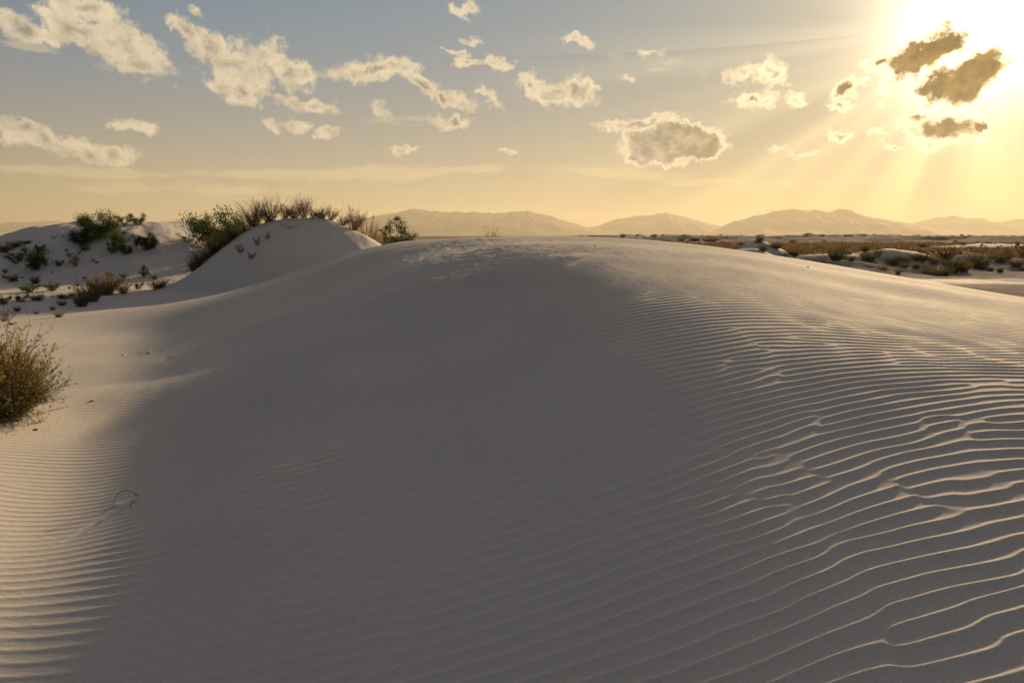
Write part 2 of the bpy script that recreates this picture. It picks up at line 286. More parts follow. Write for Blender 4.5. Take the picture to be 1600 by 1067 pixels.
# the near dune as a cubic spline surface: heights in mm under the eye on a 0.8 m grid
SURF = np.array([list(map(int, q.split())) for q in [
'-1489 -1495 -1502 -1511 -1520 -1529 -1539 -1548 -1556 -1559 -1557 -1546 -1525 -1494 -1459 -1430 -1415 -1418 -1438 -1470 -1510 -1553 -1595 -1632 -1667 -1701 -1738 -1782 -1837 -1908 -2000 -2110 -2230 -2349 -2463 -2570 -2671 -2768 -2863 -2958 -3053 -3149',
'-1488 -1493 -1498 -1504 -1511 -1518 -1526 -1533 -1538 -1541 -1540 -1531 -1513 -1483 -1448 -1419 -1406 -1413 -1434 -1464 -1500 -1537 -1572 -1601 -1627 -1655 -1687 -1726 -1777 -1843 -1929 -2033 -2147 -2262 -2371 -2473 -2571 -2667 -2764 -2860 -2957 -3055',
'-1488 -1491 -1495 -1498 -1503 -1508 -1513 -1517 -1521 -1522 -1520 -1514 -1498 -1470 -1437 -1411 -1401 -1412 -1434 -1462 -1492 -1521 -1548 -1568 -1586 -1607 -1634 -1669 -1716 -1778 -1858 -1955 -2062 -2172 -2275 -2373 -2470 -2567 -2664 -2762 -2862 -2962',
'-1491 -1491 -1492 -1494 -1496 -1498 -1500 -1502 -1503 -1502 -1498 -1490 -1475 -1451 -1427 -1409 -1406 -1420 -1442 -1465 -1486 -1504 -1519 -1530 -1540 -1556 -1578 -1609 -1652 -1710 -1783 -1870 -1968 -2071 -2171 -2269 -2366 -2465 -2565 -2666 -2768 -2871',
'-1495 -1493 -1492 -1490 -1490 -1490 -1489 -1488 -1486 -1481 -1474 -1463 -1448 -1430 -1414 -1407 -1413 -1432 -1456 -1477 -1489 -1492 -1490 -1489 -1492 -1501 -1518 -1544 -1582 -1634 -1699 -1778 -1868 -1964 -2062 -2162 -2262 -2363 -2467 -2572 -2677 -2784',
'-1503 -1498 -1494 -1490 -1487 -1484 -1481 -1477 -1471 -1462 -1451 -1437 -1422 -1407 -1398 -1399 -1415 -1443 -1475 -1500 -1506 -1491 -1467 -1449 -1441 -1443 -1454 -1474 -1505 -1549 -1607 -1679 -1763 -1855 -1953 -2054 -2158 -2264 -2372 -2481 -2591 -2702',
'-1515 -1508 -1500 -1493 -1488 -1483 -1477 -1469 -1460 -1448 -1433 -1416 -1399 -1385 -1378 -1383 -1405 -1444 -1493 -1536 -1547 -1513 -1453 -1411 -1388 -1380 -1384 -1396 -1419 -1455 -1508 -1575 -1655 -1746 -1845 -1949 -2057 -2168 -2281 -2395 -2511 -2626',
'-1531 -1522 -1512 -1502 -1494 -1486 -1478 -1467 -1454 -1439 -1421 -1401 -1382 -1365 -1356 -1359 -1380 -1425 -1497 -1579 -1622 -1571 -1464 -1382 -1328 -1311 -1307 -1309 -1323 -1353 -1401 -1466 -1546 -1639 -1740 -1849 -1962 -2079 -2197 -2317 -2438 -2558',
'-1552 -1541 -1529 -1517 -1506 -1496 -1485 -1471 -1455 -1437 -1416 -1394 -1371 -1351 -1336 -1331 -1342 -1381 -1464 -1606 -1728 -1661 -1507 -1356 -1245 -1230 -1219 -1209 -1215 -1241 -1289 -1356 -1439 -1535 -1641 -1755 -1875 -1998 -2122 -2248 -2374 -2499',
'-1578 -1564 -1551 -1538 -1525 -1512 -1497 -1481 -1463 -1443 -1420 -1395 -1370 -1345 -1324 -1308 -1303 -1315 -1375 -1577 -1818 -1685 -1501 -1277 -1108 -1131 -1110 -1090 -1094 -1123 -1175 -1247 -1335 -1437 -1550 -1671 -1797 -1927 -2058 -2189 -2321 -2451',
'-1607 -1592 -1578 -1563 -1548 -1532 -1516 -1498 -1478 -1456 -1432 -1406 -1379 -1351 -1324 -1299 -1278 -1258 -1238 -1468 -1606 -1453 -1370 -1166 -984 -942 -943 -947 -965 -1004 -1065 -1144 -1239 -1349 -1469 -1598 -1732 -1868 -2005 -2142 -2279 -2415',
'-1638 -1623 -1607 -1591 -1575 -1558 -1540 -1520 -1499 -1477 -1453 -1427 -1399 -1370 -1340 -1312 -1292 -1301 -1336 -1600 -1350 -1281 -1198 -1043 -922 -780 -803 -819 -847 -896 -964 -1050 -1154 -1272 -1401 -1538 -1679 -1822 -1966 -2108 -2250 -2391',
'-1672 -1656 -1640 -1623 -1605 -1587 -1567 -1547 -1526 -1504 -1481 -1457 -1431 -1403 -1372 -1342 -1321 -1357 -1450 -1554 -1221 -1115 -1015 -850 -775 -750 -735 -737 -758 -809 -880 -971 -1083 -1210 -1349 -1494 -1642 -1791 -1939 -2087 -2232 -2377',
'-1706 -1690 -1673 -1656 -1638 -1618 -1598 -1578 -1557 -1536 -1516 -1495 -1474 -1450 -1423 -1392 -1360 -1405 -1532 -1392 -1166 -933 -823 -698 -616 -688 -703 -756 -718 -756 -815 -909 -1029 -1167 -1314 -1466 -1620 -1774 -1927 -2077 -2226 -2373',
'-1739 -1724 -1707 -1690 -1672 -1652 -1632 -1611 -1591 -1572 -1554 -1538 -1523 -1509 -1492 -1470 -1434 -1418 -1594 -1226 -1053 -897 -648 -535 -482 -553 -658 -710 -782 -733 -765 -867 -999 -1145 -1300 -1458 -1616 -1772 -1926 -2078 -2228 -2376',
'-1770 -1756 -1741 -1724 -1706 -1687 -1667 -1647 -1628 -1610 -1594 -1582 -1575 -1572 -1572 -1574 -1563 -1494 -1310 -1236 -894 -757 -547 -386 -378 -454 -607 -609 -796 -612 -724 -855 -996 -1148 -1307 -1467 -1626 -1783 -1937 -2088 -2237 -2385',
'-1797 -1786 -1772 -1757 -1740 -1721 -1703 -1684 -1666 -1649 -1635 -1625 -1624 -1631 -1648 -1665 -1647 -1577 -1428 -1090 -847 -647 -452 -302 -294 -306 -462 -663 -728 -672 -798 -884 -1018 -1173 -1334 -1494 -1651 -1805 -1956 -2105 -2251 -2396',
'-1820 -1810 -1800 -1787 -1771 -1755 -1739 -1722 -1705 -1689 -1676 -1666 -1664 -1674 -1697 -1712 -1671 -1548 -1339 -1034 -729 -493 -329 -237 -242 -301 -424 -520 -507 -767 -765 -891 -1055 -1220 -1380 -1536 -1687 -1836 -1982 -2125 -2267 -2406',
'-1836 -1830 -1822 -1812 -1800 -1787 -1774 -1760 -1745 -1731 -1717 -1705 -1697 -1697 -1693 -1694 -1657 -1472 -1224 -954 -690 -441 -243 -186 -188 -211 -257 -427 -609 -622 -716 -940 -1122 -1285 -1439 -1587 -1731 -1871 -2009 -2146 -2280 -2411',
'-1848 -1844 -1840 -1834 -1826 -1817 -1808 -1797 -1785 -1773 -1760 -1747 -1737 -1735 -1728 -1726 -1604 -1366 -1118 -861 -607 -359 -188 -149 -147 -191 -275 -404 -459 -545 -799 -1019 -1196 -1354 -1502 -1642 -1777 -1909 -2037 -2163 -2287 -2408',
'-1857 -1857 -1856 -1854 -1851 -1846 -1840 -1833 -1824 -1815 -1804 -1792 -1781 -1772 -1755 -1701 -1528 -1285 -1030 -770 -510 -272 -134 -106 -132 -171 -203 -268 -387 -622 -879 -1087 -1263 -1419 -1563 -1697 -1825 -1947 -2065 -2179 -2291 -2401',
'-1864 -1868 -1871 -1873 -1874 -1873 -1871 -1867 -1861 -1855 -1847 -1836 -1817 -1789 -1750 -1643 -1449 -1206 -951 -693 -440 -220 -92 -93 -110 -90 -123 -291 -498 -725 -949 -1148 -1323 -1479 -1621 -1751 -1872 -1986 -2093 -2196 -2296 -2395',
'-1871 -1878 -1884 -1891 -1896 -1899 -1901 -1900 -1896 -1891 -1886 -1883 -1868 -1833 -1755 -1588 -1366 -1119 -869 -624 -388 -199 -101 -87 -35 -32 -189 -404 -615 -821 -1022 -1209 -1381 -1536 -1677 -1804 -1919 -2025 -2124 -2216 -2305 -2391',
'-1877 -1887 -1898 -1908 -1917 -1924 -1929 -1931 -1929 -1923 -1918 -1925 -1917 -1861 -1721 -1512 -1274 -1026 -779 -537 -319 -162 -76 -15 9 -135 -342 -535 -723 -910 -1094 -1271 -1438 -1592 -1732 -1856 -1967 -2067 -2158 -2241 -2319 -2394',
'-1884 -1897 -1910 -1924 -1937 -1948 -1956 -1960 -1959 -1952 -1945 -1953 -1922 -1814 -1623 -1402 -1165 -918 -670 -433 -229 -80 10 14 -103 -292 -474 -648 -820 -991 -1163 -1332 -1495 -1648 -1787 -1910 -2017 -2113 -2197 -2272 -2342 -2407',
'-1891 -1907 -1923 -1940 -1957 -1971 -1981 -1985 -1984 -1978 -1972 -1949 -1856 -1685 -1484 -1275 -1044 -799 -555 -328 -138 -3 -6 -119 -264 -425 -586 -745 -904 -1065 -1227 -1390 -1550 -1703 -1842 -1963 -2069 -2162 -2242 -2313 -2377 -2437',
'-1902 -1919 -1937 -1957 -1977 -1993 -2003 -2006 -2001 -1986 -1958 -1894 -1769 -1584 -1382 -1167 -933 -687 -448 -234 -68 -19 -137 -264 -397 -539 -685 -832 -981 -1132 -1289 -1449 -1607 -1758 -1897 -2019 -2125 -2216 -2294 -2362 -2424 -2482',
'-1915 -1934 -1954 -1977 -1998 -2015 -2023 -2022 -2008 -1978 -1925 -1836 -1700 -1520 -1313 -1085 -842 -592 -356 -168 -50 -78 -216 -359 -499 -639 -778 -916 -1055 -1198 -1350 -1509 -1668 -1820 -1958 -2080 -2184 -2274 -2350 -2417 -2477 -2534',
'-1933 -1954 -1976 -1999 -2021 -2036 -2042 -2034 -2009 -1963 -1891 -1788 -1651 -1474 -1261 -1022 -769 -515 -275 -94 -28 -134 -285 -440 -590 -733 -870 -1003 -1134 -1269 -1417 -1577 -1737 -1889 -2026 -2146 -2249 -2335 -2409 -2473 -2531 -2586',
'-1953 -1975 -1999 -2022 -2043 -2057 -2060 -2047 -2013 -1952 -1864 -1751 -1616 -1439 -1215 -962 -704 -455 -222 -112 -144 -233 -373 -529 -684 -830 -968 -1099 -1226 -1355 -1500 -1660 -1818 -1968 -2102 -2219 -2316 -2398 -2467 -2527 -2581 -2634',
'-1972 -1996 -2020 -2043 -2063 -2076 -2078 -2063 -2024 -1954 -1852 -1727 -1592 -1407 -1165 -886 -624 -384 -153 -69 -197 -329 -476 -633 -789 -938 -1077 -1208 -1335 -1466 -1607 -1759 -1911 -2055 -2185 -2295 -2385 -2459 -2521 -2575 -2625 -2673',
'-1990 -2013 -2037 -2059 -2079 -2092 -2095 -2082 -2047 -1981 -1878 -1739 -1563 -1349 -1094 -777 -518 -306 -187 -193 -297 -437 -591 -751 -909 -1058 -1197 -1329 -1458 -1588 -1725 -1867 -2010 -2146 -2268 -2370 -2449 -2514 -2568 -2615 -2660 -2702',
'-2004 -2026 -2048 -2070 -2089 -2103 -2109 -2100 -2074 -2023 -1938 -1792 -1554 -1291 -1006 -662 -454 -335 -304 -348 -438 -568 -721 -882 -1040 -1188 -1326 -1458 -1586 -1714 -1844 -1976 -2107 -2232 -2345 -2436 -2504 -2558 -2604 -2645 -2683 -2719',
'-2015 -2035 -2055 -2074 -2093 -2108 -2116 -2112 -2093 -2049 -1968 -1822 -1598 -1344 -1050 -727 -551 -471 -461 -506 -592 -713 -859 -1018 -1176 -1322 -1459 -1589 -1715 -1839 -1961 -2081 -2198 -2308 -2405 -2484 -2544 -2590 -2629 -2662 -2694 -2724',
'-2023 -2039 -2056 -2073 -2090 -2105 -2115 -2114 -2099 -2059 -1983 -1854 -1670 -1447 -1193 -939 -766 -674 -649 -678 -751 -861 -998 -1151 -1307 -1453 -1590 -1719 -1842 -1959 -2071 -2178 -2279 -2372 -2453 -2519 -2570 -2609 -2641 -2667 -2692 -2715',
'-2030 -2042 -2054 -2068 -2082 -2096 -2105 -2107 -2094 -2060 -1997 -1897 -1758 -1588 -1394 -1192 -1021 -905 -851 -855 -909 -1005 -1132 -1279 -1431 -1579 -1717 -1845 -1963 -2072 -2173 -2265 -2351 -2426 -2491 -2544 -2585 -2617 -2641 -2660 -2677 -2693',
'-2037 -2043 -2051 -2059 -2070 -2081 -2090 -2092 -2082 -2057 -2011 -1941 -1849 -1736 -1601 -1436 -1261 -1123 -1040 -1019 -1055 -1138 -1258 -1401 -1553 -1702 -1842 -1967 -2078 -2177 -2265 -2343 -2413 -2472 -2522 -2562 -2593 -2615 -2630 -2642 -2652 -2660',
'-2046 -2047 -2049 -2051 -2058 -2065 -2071 -2072 -2066 -2049 -2019 -1976 -1919 -1850 -1762 -1623 -1447 -1295 -1196 -1158 -1181 -1257 -1374 -1517 -1671 -1823 -1962 -2082 -2185 -2272 -2346 -2411 -2465 -2510 -2546 -2573 -2593 -2605 -2612 -2615 -2617 -2618',
'-2058 -2055 -2051 -2049 -2049 -2051 -2052 -2051 -2046 -2036 -2019 -1992 -1955 -1905 -1830 -1709 -1553 -1409 -1306 -1262 -1282 -1358 -1477 -1623 -1781 -1938 -2076 -2189 -2280 -2354 -2416 -2467 -2508 -2540 -2564 -2579 -2587 -2589 -2586 -2581 -2574 -2567',
'-2075 -2067 -2059 -2052 -2045 -2040 -2034 -2030 -2026 -2020 -2008 -1989 -1959 -1912 -1838 -1731 -1599 -1471 -1375 -1334 -1360 -1443 -1567 -1717 -1880 -2040 -2177 -2279 -2359 -2423 -2473 -2513 -2543 -2563 -2575 -2579 -2576 -2568 -2556 -2542 -2527 -2512',
'-2097 -2085 -2073 -2060 -2048 -2035 -2023 -2012 -2007 -2001 -1990 -1972 -1941 -1892 -1821 -1726 -1614 -1504 -1417 -1384 -1424 -1518 -1648 -1800 -1961 -2117 -2249 -2346 -2419 -2475 -2517 -2548 -2568 -2579 -2581 -2575 -2563 -2545 -2524 -2500 -2477 -2455',
'-2124 -2108 -2092 -2075 -2057 -2039 -2020 -2004 -1994 -1985 -1970 -1947 -1913 -1864 -1797 -1714 -1622 -1532 -1462 -1442 -1494 -1595 -1725 -1873 -2025 -2170 -2293 -2389 -2460 -2512 -2549 -2573 -2586 -2589 -2582 -2568 -2548 -2521 -2491 -2459 -2429 -2401',
'-2155 -2136 -2116 -2096 -2075 -2052 -2030 -2009 -1992 -1974 -1952 -1923 -1885 -1835 -1775 -1707 -1635 -1571 -1529 -1528 -1583 -1679 -1803 -1940 -2080 -2212 -2327 -2418 -2487 -2537 -2571 -2590 -2597 -2593 -2581 -2560 -2532 -2499 -2461 -2422 -2386 -2352',
'-2190 -2169 -2147 -2124 -2100 -2075 -2049 -2023 -1998 -1971 -1941 -1904 -1862 -1814 -1762 -1708 -1659 -1620 -1604 -1622 -1678 -1769 -1882 -2006 -2133 -2252 -2356 -2442 -2507 -2554 -2585 -2600 -2603 -2594 -2576 -2550 -2517 -2479 -2437 -2394 -2353 -2313',
'-2229 -2206 -2182 -2158 -2132 -2104 -2075 -2044 -2011 -1976 -1937 -1894 -1848 -1802 -1759 -1721 -1692 -1677 -1682 -1714 -1774 -1859 -1962 -2073 -2186 -2292 -2386 -2464 -2524 -2567 -2594 -2606 -2605 -2593 -2570 -2540 -2503 -2462 -2417 -2371 -2326 -2283',
'-2271 -2247 -2222 -2196 -2169 -2139 -2107 -2072 -2033 -1990 -1944 -1895 -1847 -1802 -1767 -1744 -1733 -1737 -1760 -1802 -1866 -1948 -2042 -2142 -2241 -2335 -2417 -2487 -2541 -2579 -2601 -2610 -2605 -2589 -2563 -2530 -2490 -2446 -2400 -2352 -2305 -2258',
'-2315 -2290 -2264 -2238 -2210 -2179 -2145 -2105 -2061 -2012 -1960 -1908 -1858 -1816 -1790 -1779 -1782 -1800 -1835 -1887 -1954 -2034 -2122 -2211 -2299 -2380 -2452 -2512 -2558 -2590 -2608 -2612 -2604 -2585 -2556 -2520 -2478 -2432 -2384 -2335 -2285 -2237',
'-2360 -2334 -2309 -2282 -2253 -2222 -2186 -2144 -2095 -2040 -1984 -1930 -1882 -1846 -1825 -1822 -1835 -1865 -1910 -1968 -2039 -2118 -2201 -2281 -2358 -2428 -2488 -2539 -2577 -2602 -2615 -2614 -2602 -2580 -2548 -2510 -2466 -2418 -2368 -2318 -2268 -2218',
'-2406 -2380 -2354 -2327 -2298 -2267 -2230 -2186 -2133 -2074 -2015 -1960 -1914 -1882 -1867 -1871 -1892 -1930 -1982 -2047 -2121 -2200 -2279 -2351 -2417 -2476 -2527 -2567 -2597 -2616 -2622 -2617 -2601 -2575 -2541 -2500 -2454 -2404 -2354 -2303 -2251 -2200',
'-2452 -2426 -2400 -2373 -2344 -2312 -2274 -2228 -2171 -2109 -2048 -1993 -1950 -1922 -1912 -1922 -1950 -1995 -2054 -2124 -2200 -2279 -2354 -2420 -2477 -2525 -2566 -2597 -2619 -2630 -2630 -2620 -2600 -2571 -2534 -2490 -2442 -2391 -2339 -2287 -2235 -2183']])/1000.0
SX0, SY0, SH = -17.6, -5.6, .8
def tps(x, y):
    ny_, nx_ = SURF.shape; u = (x-SX0)/SH; v_ = (y-SY0)/SH
    i = np.clip(np.floor(u).astype(int), 1, nx_-3); j = np.clip(np.floor(v_).astype(int), 1, ny_-3)
    fu = np.clip(u-i, 0, 1); fv = np.clip(v_-j, 0, 1)
    def bs(t): return ((1-t)**3/6, (3*t**3-6*t*t+4)/6, (-3*t**3+3*t*t+3*t+1)/6, t**3/6)
    bu, bv = bs(fu), bs(fv); r = 0
    for a_ in range(4):
        for b_ in range(4): r = r + bu[a_]*bv[b_]*SURF[j-1+b_, i-1+a_]
    return r
#ENDSURF
def tile_noise(n, beta, lo_=1, seed=1):
    r = np.random.default_rng(seed); k = np.hypot(*np.meshgrid(np.fft.fftfreq(n)*n, np.fft.fftfreq(n)*n)); k[0, 0] = 1
    a = (r.standard_normal((n, n))+1j*r.standard_normal((n, n)))*k**(-beta); a[k < lo_] = 0; a[0, 0] = 0
    z = np.fft.ifft2(a).real; return z/z.std()
T1 = tile_noise(512, 1.6, 3, 3); T2 = tile_noise(512, 2.2, 3, 5)
def samp(T, u, v_):
    """periodic bilinear sample; u, v in tiles"""
    n, m_ = T.shape; u = (u % 1)*m_; v_ = (v_ % 1)*n
    i = u.astype(np.int64); j = v_.astype(np.int64); fu = u-i; fv = v_-j; i %= m_; j %= n; i1 = (i+1) % m_; j1 = (j+1) % n
    return (T[j, i]*(1-fu)+T[j, i1]*fu)*(1-fv) + (T[j1, i]*(1-fu)+T[j1, i1]*fu)*fv
MOUNDS = [ # cx, cy, rx, ry, rot, height, power
 (-8.75,27.8,(5.2,5.6),4.1,-.05,2.85,0),
 (-20.3,38,7.6,7.0,.1,2.86,3.4), (-36,40,9,7.6,.0,1.45,2.8), (-27.8,38.5,5.2,7.0,.0,1.95,3.0),
 (-3.2,33,3.0,3.0,0,1.15,2.2),
 # knolls out on the right
 (21.5,60,2.8,3.6,-.2,1.85,2.6),(17.5,52,2.4,2.6,0,1.35,2.4),(27,58,4,2.2,0,.75,2.6),(33,60,3.6,2.6,0,1.2,2.0),(29,62,7,2.2,0,.85,2.4),(24.5,50,2.6,1.5,0,.5,2.2),
 (31,49,2.2,1.1,.3,.45,2.2),(34.5,52,2.6,1.3,.2,.45,2.2),(26.4,47,1.8,1.0,0,.28,2.2),(38.5,52,2.6,1.3,0,.42,2.2),(22,44,1.8,1.0,0,.3,2.2),(41,58,3,1.6,0,.5,2.2),(36,68,5,2.0,.1,.6,2.2),(47,75,6,2.4,-.1,.7,2.2),
 (75,105,14,6,0,1.3,2.4),(44,66,5,2,0,.55,2.2),
]
MN = [(random.Random(5+i).uniform(20, 90)) for i in range(3)]
def mounds(x, y):
    far = np.zeros(np.shape(x))
    for cx, cy, rx, ry, rot, h, p in MOUNDS:
        c, s = math.cos(rot), math.sin(rot)
        u = (x-cx)*c + (y-cy)*s; u = u/(np.where(u < 0, rx[0], rx[1]) if isinstance(rx, tuple) else rx); v_ = (-(x-cx)*s + (y-cy)*c)/ry
        u = u*(1+.08*samp(T2, x/40+cx, y/40)); d = np.hypot(u, v_)
        m_ = h*np.exp(-.9*np.clip(d+.035*samp(T2, x/30+cy, y/30), 0, 9)**p) if p else h*.5*(1+np.cos(np.pi*np.clip(d**1.15*.93, 0, 1)))
        far = far + np.where(m_ > far, m_-far, 0)*.93 + np.where(m_ <= far, m_*.07, 0)
    return far
def height(x, y):
    r = np.hypot(x, y)
    w = sst(-16.4, -13.5, x)*(1-sst(12, 14.4, x))*sst(-4.8, -3, y)*(1-sst(27, 32, y))    # WBOX
    plain = -2.4 + .42*(1-sst(-15, -3, x))*(1-sst(40, 70, r)) + .10*samp(T2, x/90, y/90)*sst(20, 60, r)*(1-.6*sst(60, 120, r)) + .012*samp(T2, x/35+.4, y/35)*sst(15, 40, r)
    z = np.where(w > 0, 0, plain)
    mk = w > 0
    if mk.any():
        zt = tps(x[mk], y[mk]); z = z.copy(); z[mk] = zt*w[mk] + plain[mk]*(1-w[mk])
    far = mounds(x, y)
    z = z + far + .045*samp(T2, x/16+.2, y/16)*sst(.15, .9, far)
    # long belt of white dunes on the horizon at the right
    belt = sst(215, 270, y)*(1-sst(430, 520, y))*sst(-60, 60, x)
    rg = 1-np.abs(samp(T2, x/210, y/150)); rg2 = 1-np.abs(samp(T2, x/90+.4, y/70))
    z = z + belt*np.clip(1.2 + .95*rg + .35*rg2 + .3*samp(T1, x/400, y/900), .2, 3.0)
    z = z + .028*samp(T1, x/46, y/46)*sst(26, 36, r)*(1-sst(110, 160, r))
    return z
def soil_shade(x, y):
    s = sst(74, 92, y + 6*samp(T2, x/120, y/120))*(1-sst(205, 235, y))
    s = np.maximum(s, sst(430, 560, y)*.75)
    s = np.maximum(s, .29*sst(205, 235, y))  # dune belt: darker colour painted in for its shaded sides
    s = np.maximum(s, .40+.12*samp(T2, x/200, y/60))*sst(4, 13, x)*sst(15, 22, np.hypot(x, y)) + s*(1-sst(4, 13, x)*sst(15, 22, np.hypot(x, y)))  # near plain: brownish ground, with shadows of roughness and plants painted into the colour
    s = np.maximum(s, .5*sst(46, 60, y+8*samp(T1, x/70, y/70))*(1-sst(205, 235, y))*sst(10, 20, x))
    return s*(1-.8*sst(.25, .8, mounds(x, y)))
def gpt(px, py):
    X, F, Z = ray(px, py)
    ys = np.exp(np.linspace(math.log(1.2), math.log(40), 900)); h = height(X/F*ys, ys); k = np.nonzero(h >= Z/F*ys)[0]
    y = ys[k[0]]; return X/F*y, y
DENTS = [(-4.25, 5.2, -3.95, 5.2, .30, -.05, .9)]
for (p0, p1, wd_, dp, calm) in [((205,785),(150,818),.035,.014,.6),((150,818),(95,850),.022,.006,.3),((183,790),(215,778),.03,-.010,.7),((250,548),(222,556),.05,.016,.5),((215,552),(185,556),.05,.012,.5),((310,546),(290,550),.05,-.012,.5),((395,541),(380,545),.05,-.012,.5),((262,560),(250,566),.05,.01,.3),((345,560),(338,562),.03,.01,.3)]:
    DENTS.append((*gpt(*p0), *gpt(*p1), wd_, dp, calm))
# ripples: band-passed complex noise -> phase, with forks where crests join
def ripple_tile(n, cells, sp, sc, seed):
    r = np.random.default_rng(seed); f = np.fft.fftfreq(n)*n
    kx, ky = np.meshgrid(f, f)
    a = (r.standard_normal((n, n))+1j*r.standard_normal((n, n)))*np.exp(-.5*((np.hypot(kx, ky)-cells)/(sp*cells))**2 - .5*(np.arctan2(kx, ky)/sc)**2)
    a[ky <= 0] = 0
    z = np.fft.ifft2(a); return z/np.sqrt((np.abs(z)**2).mean())
NT, CELLS, LAM = 1536, 72, .091
RA = ripple_tile(NT, CELLS, .045, .045, 11); RB = ripple_tile(NT, CELLS, .10, .15, 12)
RA_r, RA_i, RB_r, RB_i = RA.real.copy(), RA.imag.copy(), RB.real.copy(), RB.imag.copy()
def ripple(x, y):
    r = np.hypot(x, y)
    L_ = CELLS*LAM
    # crests fan out to the right and lie tighter on the left
    g = .48*(1-sst(-2.4, 3.0, x + .12*y))
    ys_ = 4.2*np.tanh(y/4.2)
    yq = np.clip(y, 0, 7); yy = y + .020*yq*yq + .28*np.clip(y-7, 0, 99) + g*ys_ - .05*x + .13*(np.sqrt(x*x+.6)+x)*.5 + .05*np.sin(x*.8+.7)*np.exp(-r/9) + .022*samp(T2, x/14, y/14) + .04*np.sin(y*.7+x*.3)
    xx = x + .06*y
    u = xx/L_*1.15; v_ = yy/L_
    wb = sst(.1, 1.5, x-.10*y + .35*samp(T2, x/9+.2, y/9))*.88 + .04
    a = samp(RA_r, u, v_)*(1-wb)+samp(RB_r, u, v_)*wb; b_ = samp(RA_i, u, v_)*(1-wb)+samp(RB_i, u, v_)*wb
    A = np.hypot(a, b_); th = np.arctan2(b_, a)
    th = th + .38*np.sin(th)
    pr = (np.exp(1.25*np.cos(th))-math.exp(-1.25))/(math.exp(1.25)-math.exp(-1.25)) - .38
    amp = np.clip(A/.22, 0, 1)**.7*(.75+.25*np.clip(A, 0, 1.6))
    h = (.0032+.0040*sst(-.95, -.30, x+.35*y) + .0004*wb)*(1-.55*sst(2.6, 6.5, y)*sst(-.6, 1.2, x-.1*y))*amp*pr
    h *= 1 - sst(8.5, 13, r)
    # wind-pocked patch near the crest
    pt = np.exp(-((x+1.2)/2.8)**2-((y-11.5)/4.5)**2)
    h = h + .010*pt*samp(T1, x/9+.3, y/13)
    for (ax, ay, bx, by, wd_, dp, calm) in DENTS:
        dx, dy = bx-ax, by-ay; q = np.clip(((x-ax)*dx+(y-ay)*dy)/(dx*dx+dy*dy), 0, 1)
        dd = np.hypot(x-ax-q*dx, y-ay-q*dy)
        h = h*(1-calm*np.exp(-(dd/(wd_*2.2))**2)) - dp*(1-.8*q)*np.exp(-(dd/wd_)**2)
    return h*(1-sst(16, 22, r))*sst(.12, .30, y/np.maximum(r, .01))
def full_height(x, y):
    z = height(x, y)
    r = np.hypot(x, y); mk = r < 34
    if mk.any():
        z[mk] += ripple(x[mk], y[mk])
    return z
def gz(x, y):
    return float(height(np.array([float(x)]), np.array([float(y)]))[0]) + EYE
def hit(px, py, ymin=1.5, ymax=600):
    """first ground point seen along a photo pixel"""
    X, F, Z = ray(px, py)
    ys = np.exp(np.linspace(math.log(ymin), math.log(ymax), 1500)); x = X/F*ys; z = Z/F*ys
    h = height(x, ys); k = np.nonzero(h >= z)[0]
    i = int(k[0]) if len(k) else len(ys)-1
    return float(x[i]), float(ys[i]), float(h[i]) + EYE

# ------------------------------------------------------------------ the sand sheet
def radii():
    out_ = [.25]; 
    while out_[-1] < 19500:
        r = out_[-1]
        k = .03 if r < 1.2 else .0030 if r < 4 else .0018 if r < 10.5 else .0045 if r < 60 else .010 if r < 600 else .05
        out_.append(r*(1+k/QUAL))
    return np.array(out_)
RR = radii()
a_in = np.arange(-46, 46.001, .06/QUAL); a_mr = np.arange(46.3, 76, .3); a_out = np.arange(79, 282, 3.0)
AA = np.radians(np.concatenate([a_in, a_mr, a_out, 360-a_mr[::-1]]))
nr, na = len(RR), len(AA)
XX = (RR[:, None]*np.sin(AA)[None, :]); YY = (RR[:, None]*np.cos(AA)[None, :])
ZZ = np.empty_like(XX)
for i in range(0, nr, 64): ZZ[i:i+64] = full_height(XX[i:i+64].ravel(), YY[i:i+64].ravel()).reshape(XX[i:i+64].shape)
SO = soil_shade(XX.ravel(), YY.ravel())
vv = np.stack([XX.ravel(), YY.ravel(), ZZ.ravel()+EYE], 1)
vv = np.concatenate([vv, [[0, 0, gz(0, 0)]]]); SO = np.concatenate([SO, [0]])
I = np.arange(nr-1)[:, None]*na; J = np.arange(na)[None, :]; J1 = (J+1) % na
quads = np.stack([I+J, I+na+J, I+na+J1, I+J1], -1).reshape(-1, 4)[:, ::-1]
quads = quads[:, ::-1]
cen = len(vv)-1; fan = np.stack([np.full(na, cen), np.arange(na), (np.arange(na)+1) % na], 1)
g_o = mesh_obj('sand', vv, [quads, fan], sand, smooth=True)
atr = g_o.data.attributes.new('soil_shade', 'FLOAT', 'POINT'); atr.data.foreach_set('value', SO.astype(np.float32))
tag(g_o, 'rippled white gypsum sand dune and interdune flat', kind='structure')
del XX, YY, ZZ, quads, SO
print('terrain', nr, na, len(vv))

